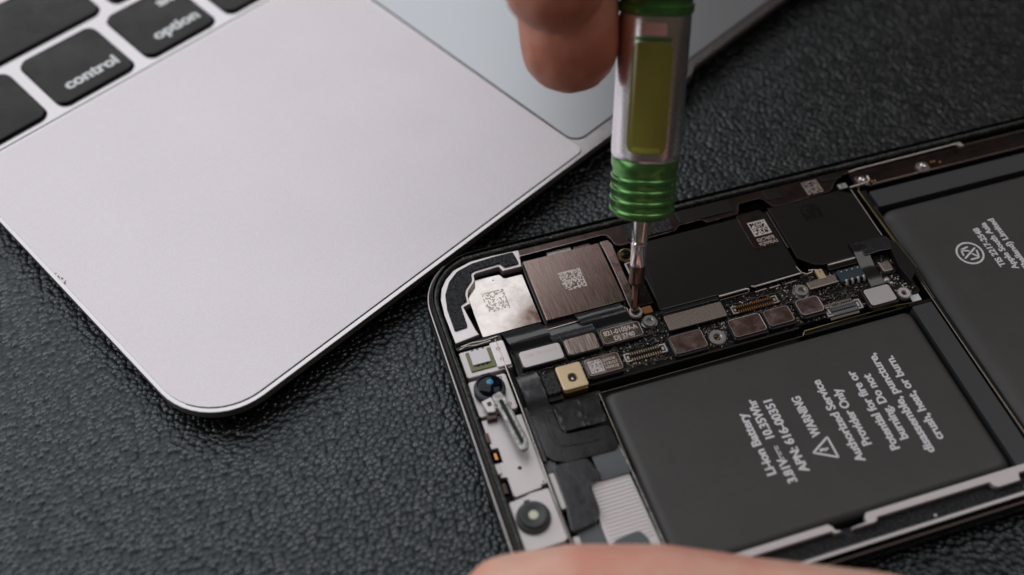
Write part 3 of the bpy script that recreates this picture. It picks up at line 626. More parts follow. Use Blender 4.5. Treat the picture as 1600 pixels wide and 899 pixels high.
def standoff(x, y, r, m, serr=False, z=5.0):
    o = lathe('standoff', [(r * .42, z - .3), (r * .98, z - .3), (r, z + .5), (r * .93, z + .62), (r * .52, z + .62), (r * .42, z + .5), (r * .40, z - .2)], m, ph, (x, y), 36)
    lathe('threaded_hole', [(0, z - .28), (r * .43, z - .28), (r * .43, z + .1)], M['gap'], o, (x, y), 20)
    lathe('thread_ring', [(r * .44, z + .25), (r * .36, z + .12), (r * .40, z + .02), (r * .34, z - .08)], M['brass'], o, (x, y), 20)
    if serr:
        bm = bmesh.new()
        for i in range(22):
            a = 2 * PI * i / 22; c_, s_ = math.cos(a), math.sin(a); w2 = .1
            v = [bm.verts.new((x + c_ * rr - s_ * ww, y + s_ * rr + c_ * ww, zz)) for zz in (z - .2, z + .56) for rr, ww in ((r * .95, -w2), (r * 1.06, -w2 * .6), (r * 1.06, w2 * .6), (r * .95, w2))]
            for f in ((3, 2, 1, 0), (4, 5, 6, 7), (0, 1, 5, 4), (1, 2, 6, 5), (2, 3, 7, 6), (3, 0, 4, 7)): bm.faces.new([v[q] for q in f])
        tag(from_bm('serrations', bm, m, o), kind='stuff')
    return o
standoff(34.65, -22.95, 1.15, M['washer']); rbox('solder_tab', 33.2, -23.9, 36.1, -22.1, 4.85, 5.1, M['washer'], ph, .9, .1)
standoff(44.1, -29.4, 1.42, M['washer'], True); standoff(61.75, -24.85, 1.2, M['washer']); standoff(78.2, -30.6, 1.08, M['whitecoat'], True)
lathe('washer_base', [(0, 4.85), (1.45, 4.85), (1.4, 5.0), (0, 5.0)], M['washer'], ph, (61.7, -24.9), 30)
# parts right of the shield
o = prism('steel_cover', [(63.2, -25.2), (68.5, -25.1), (68.7, -23.6), (67.2, -23.4), (63.1, -23.8)], 4.9, 5.75, M['grainsteel'], ph, .12)
tube('shield_edge', [(63.3, -25.25, 5.7), (68.6, -25.15, 5.7)], .1, M['edgesteel'], ph, 6)
o = rbox('clip_spring', 65.6, -23.9, 66.9, -21.9, 5.5, 6.0, M['gold'], ph, .15, .1); lathe('clip_hole', [(0, 6.01), (.12, 6.01)], M['gap'], o, (66.3, -22.5), 10)
o = rbox('blue_chip', 69.0, -25.5, 73.6, -23.1, 4.9, 5.8, M['bluechip'], ph, .15, .08)
bm = bmesh.new()
for i in range(4): tube_bm(bm, [(69.9 + i * 1.1, -25.3, 5.8), (69.9 + i * 1.1, -25.75, 5.7), (69.9 + i * 1.1, -26.0, 5.2)], .24, 8)
flat_smooth(from_bm('solder_terminal', bm, M['whitesteel'], o), 60)
for i in range(4): lathe('solder_dot', [(.14, 5.8), (.12, 5.9), (0, 5.93)], M['whitecoat'], o, (69.9 + i * 1.05, -23.5), 10)
sheet('wrap_flex', [(-18.6, 6.3), (-19.6, 6.45), (-21.0, 6.4), (-22.0, 6.0), (-23.6, 5.5), (-25.5, 5.5), (-27.0, 5.3), (-27.8, 5.0)], 73.7, 76.3, M['tape'], ph, .15, wob=.05)
prism('flex_head', rounded([(74.7, -18.9), (80.9, -18.9), (81.5, -22.0), (78.3, -21.7), (75.3, -21.9)], .5), 6.15, 6.4, M['tape2'], ph, .1)
rbox('steel_box', 76.8, -25.9, 78.8, -23.8, 5.0, 6.1, M['grainsteel'], ph, .35, .2)
lathe('solder_blob', [(.6, 4.85), (.55, 5.3), (.3, 5.6), (0, 5.65)], M['whitesteel'], ph, (76.9, -27.1), 14)
lathe('solder_blob', [(.4, 4.85), (.35, 5.2), (.2, 5.4), (0, 5.45)], M['whitesteel'], ph, (77.4, -27.9), 12)
o = prism('dark_side_plate', [(81.0, -20), (82.3, -21.5), (82.5, -27.0), (80.0, -29.3), (79.6, -26), (80.2, -22)], 3.4, 6.5, M['floor'], ph, .08)
tube('side_plate_edge', [(82.4, -26.9, 6.5), (81.9, -21.2, 6.5), (81.6, -14, 6.4), (81.5, -8, 6.3), (82.0, -7.2, 6.3)], .07, M['brass'], ph, 6)
tube('side_plate_edge', [(82.4, -26.9, 6.5), (81.2, -28.0, 5.9)], .05, M['brass'], ph, 6)
rbox('blue_white_tape', 79.2, -32.3, 80.9, -29.7, 4.5, 4.7, M['legend'], ph, .05, .03)

# flex wraps that fold from camera to board
sheet('wrap_flex', [(-17.6, 5.1), (-18.3, 5.5), (-19.5, 6.0), (-20.9, 6.25), (-21.3, 5.9), (-22.0, 5.3), (-23.4, 5.1)], 10.2, 17.2, M['tape'], ph, .15, skew=1.2)
sheet('wrap_flex', [(-19.9, 5.7), (-20.8, 5.95), (-21.8, 6.0), (-22.5, 5.6), (-23.2, 5.2)], 17.4, 25.0, M['tape2'], ph, .15, skew=.6)
sheet('wrap_flex', [(-18.3, 5.95), (-19.2, 6.3), (-20.3, 6.35), (-21.0, 5.9), (-21.7, 5.4), (-22.4, 5.2)], 22.9, 31.0, M['tape'], ph, .15, skew=1.2)
tube('flex_stripe', [(19.0, -21.5, 6.14), (19.3, -22.6, 5.75)], .05, M['greypad'], ph, 6)

# gold block and its black neighbour
o = rbox('gold_block', 16.3, -32.1, 20.5, -27.5, 5.9, 6.5, M['gold'], ph, .4, .12)
lathe('block_hole', [(0, 6.515), (.62, 6.515), (.72, 6.505)], M['gap'], o, (18.35, -30.1), 24)
lathe('hole_rim', [(.66, 6.5), (.74, 6.56), (.84, 6.5)], M['brass'], o, (18.35, -30.1), 24)
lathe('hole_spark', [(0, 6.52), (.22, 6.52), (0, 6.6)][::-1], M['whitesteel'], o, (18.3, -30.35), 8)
rbox('block_base', 16.4, -32.3, 20.4, -27.6, 3.2, 5.9, M['brass'], ph, .4)
rbox('foam_cube', 13.8, -31.6, 16.1, -27.7, 3.6, 5.8, M['foam'], ph, .25, .15)
rbox('black_spacer', 13.8, -32.6, 16.2, -31.5, 3.2, 5.0, M['blackplastic'], ph, .2)

# face-sensor column on the left
def hole(x, y, r, z, m=None, p=None): return lathe('hole', [(0, z), (r, z)], m or M['gap'], p or ph, (x, y), 16)
wall = tube('column_wall', [(8.95, -18.8, 5.7), (9.0, -30, 5.8), (8.9, -44, 5.8), (8.9, -46.5, 5.7), (8.95, -56, 5.7), (8.95, -66, 5.7)], .10, M['edgesteel'], ph, 6)
rbox('column_wall_side', 9.0, -66, 9.35, -19, 2.2, 5.6, M['darksteel'], ph, .05)
o = rbox('flood_bracket', 2.5, -24.6, 10.2, -19.4, 4.2, 5.3, M['whitecoat'], ph, .4, .15)
p2 = rbox('flood_cover', 7.75, -24.3, 10.15, -19.3, 5.3, 5.75, M['whitesteel'], ph, .35, .1)
for y in (-20.8, -22.9): lathe('dimple', [(.2, 5.75), (.26, 5.8), (.32, 5.75)], M['grainsteel'], p2, (8.85, y), 16)
o = rbox('flood_substrate', 3.5, -23.7, 7.7, -19.9, 5.3, 5.55, M['green_pcb'], ph, .2)
rbox('sensor_die', 4.05, -22.75, 7.05, -20.05, 5.55, 5.85, M['sensor'], o, .08, .04)
bm = bmesh.new()
for i in range(3): box_bm(bm, 4.7 + .75 * i, -22.95, 5.05 + .75 * i, -22.76, 5.55, 5.8)
for i in range(3): box_bm(bm, 4.5 + .9 * i, -19.98, 4.9 + .9 * i, -19.9, 5.55, 5.86)
tag(from_bm('die_bonds', bm, M['gap'], o), kind='stuff')
o = rbox('camera_bracket', 2.3, -32.1, 8.7, -25.2, 4.2, 5.2, M['whitecoat'], ph, .5, .15)
for x, y in ((7.6, -25.9), (7.6, -31.0)): lathe('dimple', [(.18, 5.2), (.26, 5.26), (.34, 5.2)], M['grainsteel'], o, (x, y), 16)
fc = lathe('front_camera', [(2.55, 5.1), (2.55, 6.2), (2.45, 6.45), (2.2, 6.6), (1.9, 6.66)], M['rubber'], ph, (5.25, -27.9), 48)
lathe('lens', [(2.15, 6.55), (1.9, 6.8), (1.3, 7.02), (.7, 7.12), (0, 7.16)], M['lens'], fc, (5.3, -27.7), 48, 80)
lathe('lens_reflex', [(.55, 7.13), (.3, 7.175), (0, 7.19)], M['lensblue'], fc, (5.45, -27.35), 20, 80)
rbox('camera_tab', 4.6, -25.8, 6.2, -25.0, 5.2, 6.2, M['gap'], ph, .2)
o = prism('long_bracket', [(2.4, -32.7), (7.4, -32.6), (7.5, -33.3), (8.8, -33.3), (8.85, -45.9), (7.8, -45.9), (7.8, -46.3), (3.6, -46.7), (3.3, -46.4), (3.3, -43.2), (2.4, -43.0), (2.4, -40.6), (3.5, -40.5), (3.5, -38.0), (2.4, -37.9)], 4.2, 5.2, M['whitecoat'], ph, .08)
hole(5.6, -42.25, .33, 5.215, p=o)
for x, y in ((8.3, -45.5),): hole(x, y, .15, 5.21, p=o)
rbox('copper_tab', 2.5, -39.8, 3.0, -38.6, 4.9, 5.05, M['copper'], ph, .1)
o = prism('lower_bracket', rounded([(2.2, -47.3), (5.0, -47.0), (5.6, -46.75), (8.75, -46.7), (8.85, -55.2), (8.2, -55.6), (2.2, -55.6)], .4), 4.2, 5.25, M['whitecoat'], ph, .12)
ir = lathe('infrared_camera', [(2.6, 5.0), (2.6, 5.7), (2.5, 5.95), (2.35, 6.05), (2.15, 6.05), (2.1, 6.5), (1.95, 6.7), (1.5, 6.72), (1.2, 6.55), (.85, 6.5), (.7, 6.5)], M['rubber'], ph, (4.95, -50.8), 48)
lathe('emitter_window', [(.72, 6.5), (.68, 6.56), (0, 6.58)], M['emitter'], ir, (4.95, -50.8), 24)
rbox('camera_tab', 4.3, -48.6, 5.2, -48.0, 5.2, 6.1, M['rubber'], ph, .1)
rbox('lower_bracket', 2.3, -67, 8.7, -56.0, 4.2, 5.1, M['whitecoat'], ph, .4)
# side latches
for i, y in enumerate((-36.0, -41.6, -45.0)): rbox('side_latch', 2.05, y - .9, 2.75, y + .9, 4.2, 5.5, (M['brownsteel'], M['whitecoat'], M['brownsteel'])[i], ph, .15)
# the loose grey antenna bracket standing across the column
def tilted(name, pts, z0, z1, m, par, bev=.08): return prism(name, pts, z0, z1, m, par, bev, tilt=(5, -30, 0, -0.05))
lb = tilted('loose_bracket', rounded([(4.9, -29.9), (6.5, -29.4), (7.0, -31.0), (7.9, -39.2), (7.6, -40.6), (6.6, -41.0), (6.1, -40.4), (5.2, -32.0)], .5), 6.5, 7.4, M['greyplate'], ph, .2)
tilted('bracket_groove', rounded([(5.65, -31.2), (6.35, -31.1), (7.2, -39.4), (6.85, -39.9), (6.55, -39.6)], .25), 7.35, 7.43, M['gap'], lb, .02)
tilted('bracket_ridge', rounded([(6.55, -31.5), (6.85, -31.5), (7.6, -39.3), (7.4, -39.6)], .1), 7.35, 7.62, M['greyplate'], lb, .05)
o = prism('torn_clip', rounded([(3.2, -30.2), (4.9, -29.8), (5.3, -31.8), (4.7, -32.6), (3.6, -32.4)], .2), 6.3, 6.8, M['whitecoat'], ph, .12)
rbox('torn_clip_slot', 3.9, -31.4, 4.6, -30.6, 6.5, 6.83, M['brownsteel'], o, .15, .02)
rbox('torn_clip_foot', 3.2, -33.4, 4.9, -32.3, 5.2, 6.2, M['brownsteel'], ph, .3)
bm = bmesh.new(); rnd = random.Random(5)
for i in range(40):
    t = rnd.random(); x = 5.1 + 1.5 * t + rnd.gauss(0, .12); y = -31.5 - 9 * t; r_ = .08 + .12 * rnd.random()
    lathe_bm(bm, [(r_, 7.3 + .05 * 9 * t), (r_ * .7, 7.42 + .05 * 9 * t), (0, 7.5 + .05 * 9 * t)], (x, y), 6)
tag(flat_smooth(from_bm('solder_scraps', bm, M['greyplate'], lb), 60), kind='stuff')

# flexes between the column and the battery
sheet('bent_flex', [(-26.8, 5.5), (-27.6, 5.8), (-29.5, 5.95), (-31.6, 5.8), (-32.6, 5.2), (-33.8, 4.7), (-35, 4.6)], 9.9, 13.4, M['tape2'], ph, .2, skew=.3, wob=.04)
rbox('side_flex', 9.4, -42.5, 10.0, -32.5, 3.5, 5.4, M['tape'], ph, .2)
fl = rounded([(9.9, -34.2), (13.7, -34.1), (13.9, -38.8), (21.4, -39.2), (21.3, -43.7), (12.5, -43.5), (10.2, -42.2), (10.0, -38)], 1.1, 6)
prism('curved_flex', fl, 4.9, 5.15, M['tape'], ph, .08)
for k_, d in enumerate((.9, 1.5)):
    pts = [(11.0 + d, -34.6), (11.0 + d, -39.2), (11.5 + d, -40.4), (12.6 + d, -41.0), (21, -41.4 + .2 * k_)]
    q = []
    for a, b in zip(pts, pts[1:]):
        for t in (0, .25, .5, .75): q.append((a[0] + (b[0] - a[0]) * t, a[1] + (b[1] - a[1]) * t, 5.14))
    for _ in range(4): q = [q[0]] + [tuple((a[i] + 2 * b[i] + c[i]) / 4 for i in range(3)) for a, b, c in zip(q, q[1:], q[2:])] + [q[-1]]
    tube('flex_trace', q, .11, M['tape'], ph, 6)
sheet('shiny_flex', [(-33.6, 5.5), (-35.2, 5.55), (-37.2, 5.5), (-38.4, 5.3)], 14.1, 18.2, M['tape'], ph, .2, wob=.08)
sheet('shiny_flex', [(-33.9, 5.2), (-35.5, 5.1), (-37.6, 5.0), (-38.3, 4.8)], 18.2, 21.3, M['tape'], ph, .2)
tube('flex_edge', [(14.0, -34.3, 5.4), (13.95, -37.6, 5.3), (14.3, -38.6, 5.2)], .1, M['greypad'], ph, 6)
rbox('black_filler', 10.2, -34.4, 22.3, -32.4, 2.4, 4.4, M['floor'], ph, .2)
f2 = rounded([(10.3, -43.4), (13, -43.2), (16.2, -43.5), (17.2, -47.5), (15.0, -47.8), (14.9, -52.6), (13.7, -54.2), (9.5, -54.8), (10.2, -50)], 1.0, 5)
prism('lower_flex', f2, 4.5, 5.1, M['tape2'], ph, .35)
sheet('flex_painted_sheen', [(-43.3, 4.9), (-44.5, 4.95), (-46.5, 4.9), (-47.7, 4.6)], 16.8, 21.6, M['greypad'], ph, .2)  # black flex coloured grey, its sheen put into the base colour
rbox('slate_pad', 9.2, -44.2, 11.2, -42.2, 3.6, 4.7, M['greypad'], ph, .1)
rbox('white_post', 9.4, -50.5, 10.3, -44.4, 3.8, 4.9, M['ribpad'], ph, .2)
rbox('slate_pad', 10.4, -62, 14.3, -54.0, 3.2, 4.3, M['greypad'], ph, .3)
rbox('white_post', 9.3, -57.0, 10.5, -55.2, 3.6, 4.8, M['ribpad'], ph, .2)
rp_ = prism('ribbed_pad', [(14.9, -47.4), (21.5, -47.6), (21.9, -66), (14.3, -66), (14.3, -55)], 3.2, 4.2, M['ribpad'], ph, .08)
bm = bmesh.new()
for i in range(17):
    y = -48.2 - i * .62; tube_bm(bm, [(15.1 - i * .02, y, 4.12), (21.3, y + .05, 4.12)], .19, 8)
tag(flat_smooth(from_bm('ribs', bm, M['ribpad'], rp_), 60), kind='stuff')
prism('slate_pad', rounded([(14.9, -57.4), (19.4, -56.9), (20.2, -58.5), (20.4, -65), (14.3, -66)], .9, 5), 4.2, 4.5, M['greypad'], ph, .06)
tube('cell_wall', [(21.5, -43, 4.9), (21.8, -48, 4.9), (22.0, -66, 4.9)], .13, M['greyplate'], ph, 6)
tube('cell_wall', [(21.9, -33.4, 4.8), (21.9, -66, 4.6)], .06, M['edgedim'], ph, 6)

# batteries
def cell(name, x0, y0, x1, y1, zt, r, side, label):
    bm = bmesh.new(); pts = ccw(rr_pts(x0, y0, x1, y1, r, 8))
    prof = [(0, 2.2)]
    for i in range(9):
        a = PI / 2 * i / 8; prof.append((side * (1 - math.cos(a)), zt - side + side * math.sin(a)) if False else (side * (1 - math.cos(a)) * 1.0, zt - 1.5 + 1.5 * math.sin(a)))
    prof.append((side * 1.25, zt + .012)); prof.append((side * 2.0, zt + .02))
    rings = [[bm.verts.new((x, y, z)) for x, y in ccw(rr_pts(x0 + d, y0 + d, x1 - d, y1 - d, r + 0.2 * d, 8))] for d, z in prof]; n = len(rings[0])
    for a, b in zip(rings, rings[1:]):
        for i in range(n): bm.faces.new((a[i], a[(i + 1) % n], b[(i + 1) % n], b[i]))
    bm.faces.new(rings[-1]); o = flat_smooth(from_bm(name, bm, M['battery'], ph), 70)
    o['label'] = label; return o
b1 = cell('battery', 22.4, -64.9, 77.7, -33.6, 5.2, 1.3, 1.3, 'small black battery cell printed with the warning text')
b2 = cell('battery', 83.6, -64.9, 139, -12.5, 5.4, 2.4, 3.2, 'large black battery cell printed with the round emblem')
rbox('cell_strip', 78.35, -64.9, 82.0, -33.3, 2.2, 5.0, M['strip'], ph, .2, .06)
rbox('cell_strip', 83.9, -11.9, 139, -8.1, 2.2, 5.3, M['strip'], ph, .2, .06)
rbox('strip_end', 77.9, -33.2, 82.2, -32.7, 3.2, 5.1, M['darksteel'], ph, .1)
tube('cell_divider', [(82.35, -29.3, 5.2), (82.4, -45, 5.2), (82.6, -65, 5.2)], .07, M['edgedim'], ph, 6)
tube('cell_divider', [(81.7, -7.6, 5.9), (81.9, -15, 5.9), (82.25, -21, 5.6)], .07, M['brass'], ph, 6)
tube('cell_divider', [(82.9, -11.8, 5.7), (82.9, -20, 5.7), (82.7, -29.5, 5.4), (82.6, -33, 5.3)], .06, M['edgedim'], ph, 6)
prism('black_ribbon', [(82.4, -7), (84, -7), (83.4, -14), (83.2, -66), (82.6, -66), (82.6, -14)], 2.2, 4.6, M['floor'], ph, .05)
ZP = 5.2 + .035
T1 = [('Li-ion Battery', 42.45, -55.0, -43.8), ('3.81V       10.35Whr', 44.95, -57.1, -41.9), ('APN: 616-00351', 47.5, -56.1, -42.8), ('WARNING', 52.0, -51.1, -43.6), ('Authorized Service', 56.5, -57.1, -41.8),
      ('Provider Only', 58.8, -54.8, -44.2), ('Potential for fire or', 62.6, -56.8, -41.9), ('burning. Do not', 64.8, -55.6, -43.2), ('disassemble, puncture,', 67.5, -58.9, -39.9), ('crush, heat, or burn.', 70.0, -57.3, -41.2)]
for s_, x, ya, yb in T1: text(s_, M['print'], b1, x, ya, yb - ya, 1.42, 90, ZP, .028, dbl=.075)
bm = bmesh.new()                      # the direct-current sign between V and 10.35
def quad(bm, x0, y0, x1, y1, z): bm.faces.new([bm.verts.new(p) for p in ((x0, y0, z), (x1, y0, z), (x1, y1, z), (x0, y1, z))])
quad(bm, 44.12, -53.3, 44.32, -50.6, ZP)
for i in range(3): quad(bm, 44.52, -53.3 + i * 1.0, 44.70, -52.6 + i * 1.0, ZP)
from_bm('printed_sign', bm, M['print'], b1)
bm = bmesh.new()                      # warning triangle, apex towards -x
tri = rounded([(49.1, -53.45), (52.95, -51.3), (52.95, -55.6)], .55, 5); tri_in = inset(tri, .36)
A_ = [bm.verts.new((x, y, ZP)) for x, y in tri]; B_ = [bm.verts.new((x, y, ZP)) for x, y in tri_in]
for i in range(len(tri)): bm.faces.new((A_[i], A_[(i + 1) % len(tri)], B_[(i + 1) % len(tri)], B_[i]))
for q in ([(50.5, -53.7), (51.6, -53.55), (51.45, -53.2), (50.6, -53.15)], [(51.3, -53.85), (52.1, -53.5), (51.9, -53.2), (51.35, -53.45)]): bm.faces.new([bm.verts.new((x, y, ZP)) for x, y in q])
from_bm('warning_triangle', bm, M['print'], b1)
ZQ = 5.4 + .035
for s_, x, ya, yb in (('TIS 2217-2548', 98.15, -30.7, -21.7), ('Apple South Asia', 100.0, -31.9, -21.0), ('(Thailand) Limited', 101.9, -33.0, -20.6)): text(s_, M['print'], b2, x, ya, yb - ya, 1.12, 90, ZQ, .028, dbl=.06)
bm = bmesh.new(); ecx, ecy = 93.65, -26.35
def ring(bm, r0, r1, n=56):
    a = [bm.verts.new((ecx + r0 * math.cos(2 * PI * i / n), ecy + r0 * math.sin(2 * PI * i / n), ZQ)) for i in range(n)]
    b = [bm.verts.new((ecx + r1 * math.cos(2 * PI * i / n), ecy + r1 * math.sin(2 * PI * i / n), ZQ)) for i in range(n)]
    for i in range(n): bm.faces.new((a[i], a[(i + 1) % n], b[(i + 1) % n], b[i]))
ring(bm, 2.12, 2.48)
def bar(bm, x0, y0, x1, y1, w_, z):
    d = Vector((x1 - x0, y1 - y0)); n = Vector((-d.y, d.x)).normalized() * w_ / 2; d.normalize(); k = 8
    pts = []
    for cx, cy, s0 in ((x1, y1, -90), (x0, y0, 90)):
        for i in range(k + 1):
            a = math.atan2(d.y, d.x) + math.radians(s0 + 180 * i / k); pts.append((cx + math.cos(a) * w_ / 2, cy + math.sin(a) * w_ / 2))
    bm.faces.new([bm.verts.new((ecx + x, ecy + y, z)) for x, y in pts])
for q in ((-1.35, -.75, 1.35, .75), (-1.05, 1.15, .25, 1.35), (-1.1, 1.1, -1.35, -.05), (-.95, .9, .05, .52), (1.05, -1.2, .35, -.3), (1.15, -.95, 1.45, .15), (.8, -1.35, -.5, -1.3)): bar(bm, *q, .34, ZQ)
from_bm('round_emblem', bm, M['print'], b2)

# upper right rail
rbox('side_rail', 82.8, -6.3, 140, -2.3, 2.2, 4.6, M['brownsteel'], ph, .2)
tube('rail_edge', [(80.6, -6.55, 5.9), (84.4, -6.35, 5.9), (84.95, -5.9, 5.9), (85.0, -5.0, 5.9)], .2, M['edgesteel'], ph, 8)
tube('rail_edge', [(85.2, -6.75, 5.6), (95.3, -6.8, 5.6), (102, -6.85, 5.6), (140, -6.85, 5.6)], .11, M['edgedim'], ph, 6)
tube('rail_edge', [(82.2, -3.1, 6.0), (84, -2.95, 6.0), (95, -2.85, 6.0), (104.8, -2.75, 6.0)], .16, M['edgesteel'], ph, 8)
prism('rail_tab', [(104.3, -2.5), (105.9, -2.5), (106.2, -3.6), (105.4, -3.6), (105.0, -2.95)], 5.6, 6.1, M['whitesteel'], ph, .08)
tube('rail_edge', [(106.2, -3.4, 5.9), (140, -3.4, 5.9)], .11, M['edgedim'], ph, 6)
rbox('rail_foot', 83.0, -6.3, 85.2, -3.9, 4.6, 5.2, M['rosesteel'], ph, .4); rbox('rail_foot', 95.5, -6.6, 97.9, -4.2, 4.6, 5.1, M['grainsteel'], ph, .8)
for x, y in ((84.1, -5.0), (96.7, -5.3)):
    o = lathe('screw', [(.55, 5.1), (.55, 5.5), (.4, 5.62), (.15, 5.62), (.12, 5.5), (0, 5.5)], M['chrome'], ph, (x, y), 24)
for x in (86.0, 86.6, 99.0, 99.6, 100.6): lathe('solder_dot', [(.16, 4.6), (.16, 4.9), (0, 5.0)], M['copper'], ph, (x, -4.6 - .5 * (int(x * 10) % 3)), 8)
rbox('flex_plug', 78.7, -6.4, 80.4, -5.2, 5.6, 5.95, M['greyplate'], ph, .2, .1)

# lower rails by the thumb
r1_ = [(24, -65.15), (45.6, -65.1), (46.1, -65.6), (46.3, -66.3), (47.0, -66.5), (47.0, -66.8), (46.0, -66.8), (45.6, -66.35), (24, -66.35)]
prism('inner_rail', r1_, 5.3, 6.2, M['whitecoat'], ph, .15)
prism('inner_rail', [(51.9, -65.1), (140, -65.2), (140, -66.3), (77.2, -66.35), (76.9, -66.8), (76.7, -67.5), (72.9, -67.5), (72.4, -67.2), (72.0, -66.4), (53.1, -66.3), (52.9, -66.8), (52.2, -66.95), (48.8, -66.9), (48.8, -66.6), (51.3, -66.45), (51.4, -65.7)], 5.3, 6.2, M['whitecoat'], ph, .15)
rbox('rail_bed', 22, -69.5, 140, -66.2, 2.2, 5.0, M['foam'], ph, .2)
rbox('outer_rail', 24, -70.05, 137, -69.35, 5.6, 6.75, M['whitecoat'], ph, .2, .12)
for x in (62.0, 77.5, 95): lathe('rail_rivet', [(.25, 5.0), (.22, 5.2), (0, 5.25)], M['whitesteel'], ph, (x, -68.3), 10)

# ------------------------------------------------------------------ the screwdriver
drv = empty('screwdriver', (32.75, -20.75, 6.15)); ax = Vector((0.1812, 0.4982, 0.8479)).normalized()
# local z runs up the handle; local x is turned so that the window faces the camera
view = (Vector((-20.7, -117.4, 157.0)) - Vector((37, -9, 30))).normalized()
yx = (view - ax * view.dot(ax)).normalized(); xx = yx.cross(ax).normalized()
drv.matrix_world = Matrix.Translation(Vector((32.75, -20.75, 6.15)) * S) @ Matrix((xx, yx, ax)).transposed().to_4x4()
tag(drv, label='precision screwdriver with chrome barrel, green rings and olive window, tip in a screw', category='screwdriver')
o = lathe('bit', [(0, 0), (.5, 0.0), (.62, .35), (.66, 1.2), (.62, 3), (.66, 4.3), (.75, 4.6)], M['bit'], drv, seg=6, angle=20)
lathe('bit_shank', [(.75, 4.6), (1.22, 5.0), (1.27, 5.3), (1.27, 8.1), (1.22, 8.15)], M['bit'], drv, seg=24)
lathe('shaft', [(1.15, 8.15), (1.26, 8.2), (1.28, 11.6), (1.40, 11.8), (1.42, 12.1), (1.30, 12.3), (1.34, 12.6), (1.36, 16.5), (1.36, 17.5)], M['chrome'], drv, seg=32)
gr = [(0, 16.6), (3.6, 16.65), (4.4, 16.9), (4.95, 17.4)]
for k_ in range(4):
    z = 18.1 + k_ * 1.8
    gr += [(5.14, z - .42), (5.26, z - .32), (5.32, z - .16), (5.32, z + .04), (5.2, z + .26), (5.10, z + .34)]
gr += [(5.12, 24.6), (5.34, 25.2), (5.38, 26.3), (5.25, 26.6)]
lathe('grip_ring', gr, M['green'], drv, seg=64, angle=48)
lathe('barrel', [(5.2, 26.5), (5.42, 26.9), (5.5, 28), (5.52, 48.2), (5.4, 49.1)], M['barrel'], drv, seg=64)
lathe('grip_ring', [(5.5, 48.9), (5.8, 49.3), (5.85, 50.3), (5.5, 50.6), (5.5, 51.4), (5.9, 51.8), (5.9, 54), (5.5, 54.4)], M['green'], drv, seg=56, angle=25)
lathe('upper_barrel', [(5.5, 54.3), (5.7, 54.8), (5.7, 88), (5.4, 90), (5.2, 91)], M['barrel'], drv, seg=48)
lathe('swivel_cap', [(3.0, 91), (3.2, 92), (5.2, 92.6), (5.7, 94), (5.7, 101), (5.0, 102.4), (0, 102.8)], M['green'], drv, seg=48)
def wpatch(name, z0, z1, half, r, m, rc, lift=0.0, parent=drv, thick=.22):
    """rounded patch wrapped on the barrel, centred on local +y"""
    bm = bmesh.new(); pts = rounded([(-half, z0), (half, z0), (half, z1), (-half, z1)], rc, 6)
    nx, nz = 14, 30; grid = {}
    def inside(z):
        lo = hi = None; xs = []
        for i in range(len(pts)):
            a, b = pts[i], pts[(i + 1) % len(pts)]
            if (a[1] - z) * (b[1] - z) <= 0 and a[1] != b[1]: xs.append(a[0] + (b[0] - a[0]) * (z - a[1]) / (b[1] - a[1]))
        return (min(xs), max(xs)) if xs else (0, 0)
    rows = []
    for j in range(nz + 1):
        t = j / nz; t = .5 - .5 * math.cos(PI * t); z = z0 + 1e-3 + (z1 - z0 - 2e-3) * t; a, b = inside(z)
        rows.append([(a + (b - a) * i / nx, z) for i in range(nx + 1)])
    V = []
    for rr in (r + lift, r + lift - thick):
        V.append([[bm.verts.new((rr * math.sin(s / r), rr * math.cos(s / r), z)) for s, z in row] for row in rows])
    for L_ in V:
        for j in range(nz):
            for i in range(nx): bm.faces.new((L_[j][i], L_[j][i + 1], L_[j + 1][i + 1], L_[j + 1][i]))
    for j in range(nz):
        for i in (0, nx): bm.faces.new((V[0][j][i], V[0][j + 1][i], V[1][j + 1][i], V[1][j][i]))
    for j in (0, nz):
        for i in range(nx): bm.faces.new((V[0][j][i], V[0][j][i + 1], V[1][j][i + 1], V[1][j][i]))
    return flat_smooth(from_bm(name, bm, m, parent), 50)
wf = wpatch('window_frame', 27.0, 48.6, 3.75, 5.51, M['barrel'], 1.6, .04)
wi = wpatch('window', 28.2, 45.2, 3.15, 5.51, M['window'], 1.6, .12)
wpatch('pink_inlay', 46.2, 48.0, 1.9, 5.51, M['pink'], .3, .12)
wpatch('window_glint', 28.45, 29.2, 2.2, 5.51, M['oliveglint'], .36, .13)
wpatch('green_line', 45.3, 45.9, 2.9, 5.51, M['green'], .2, .13)

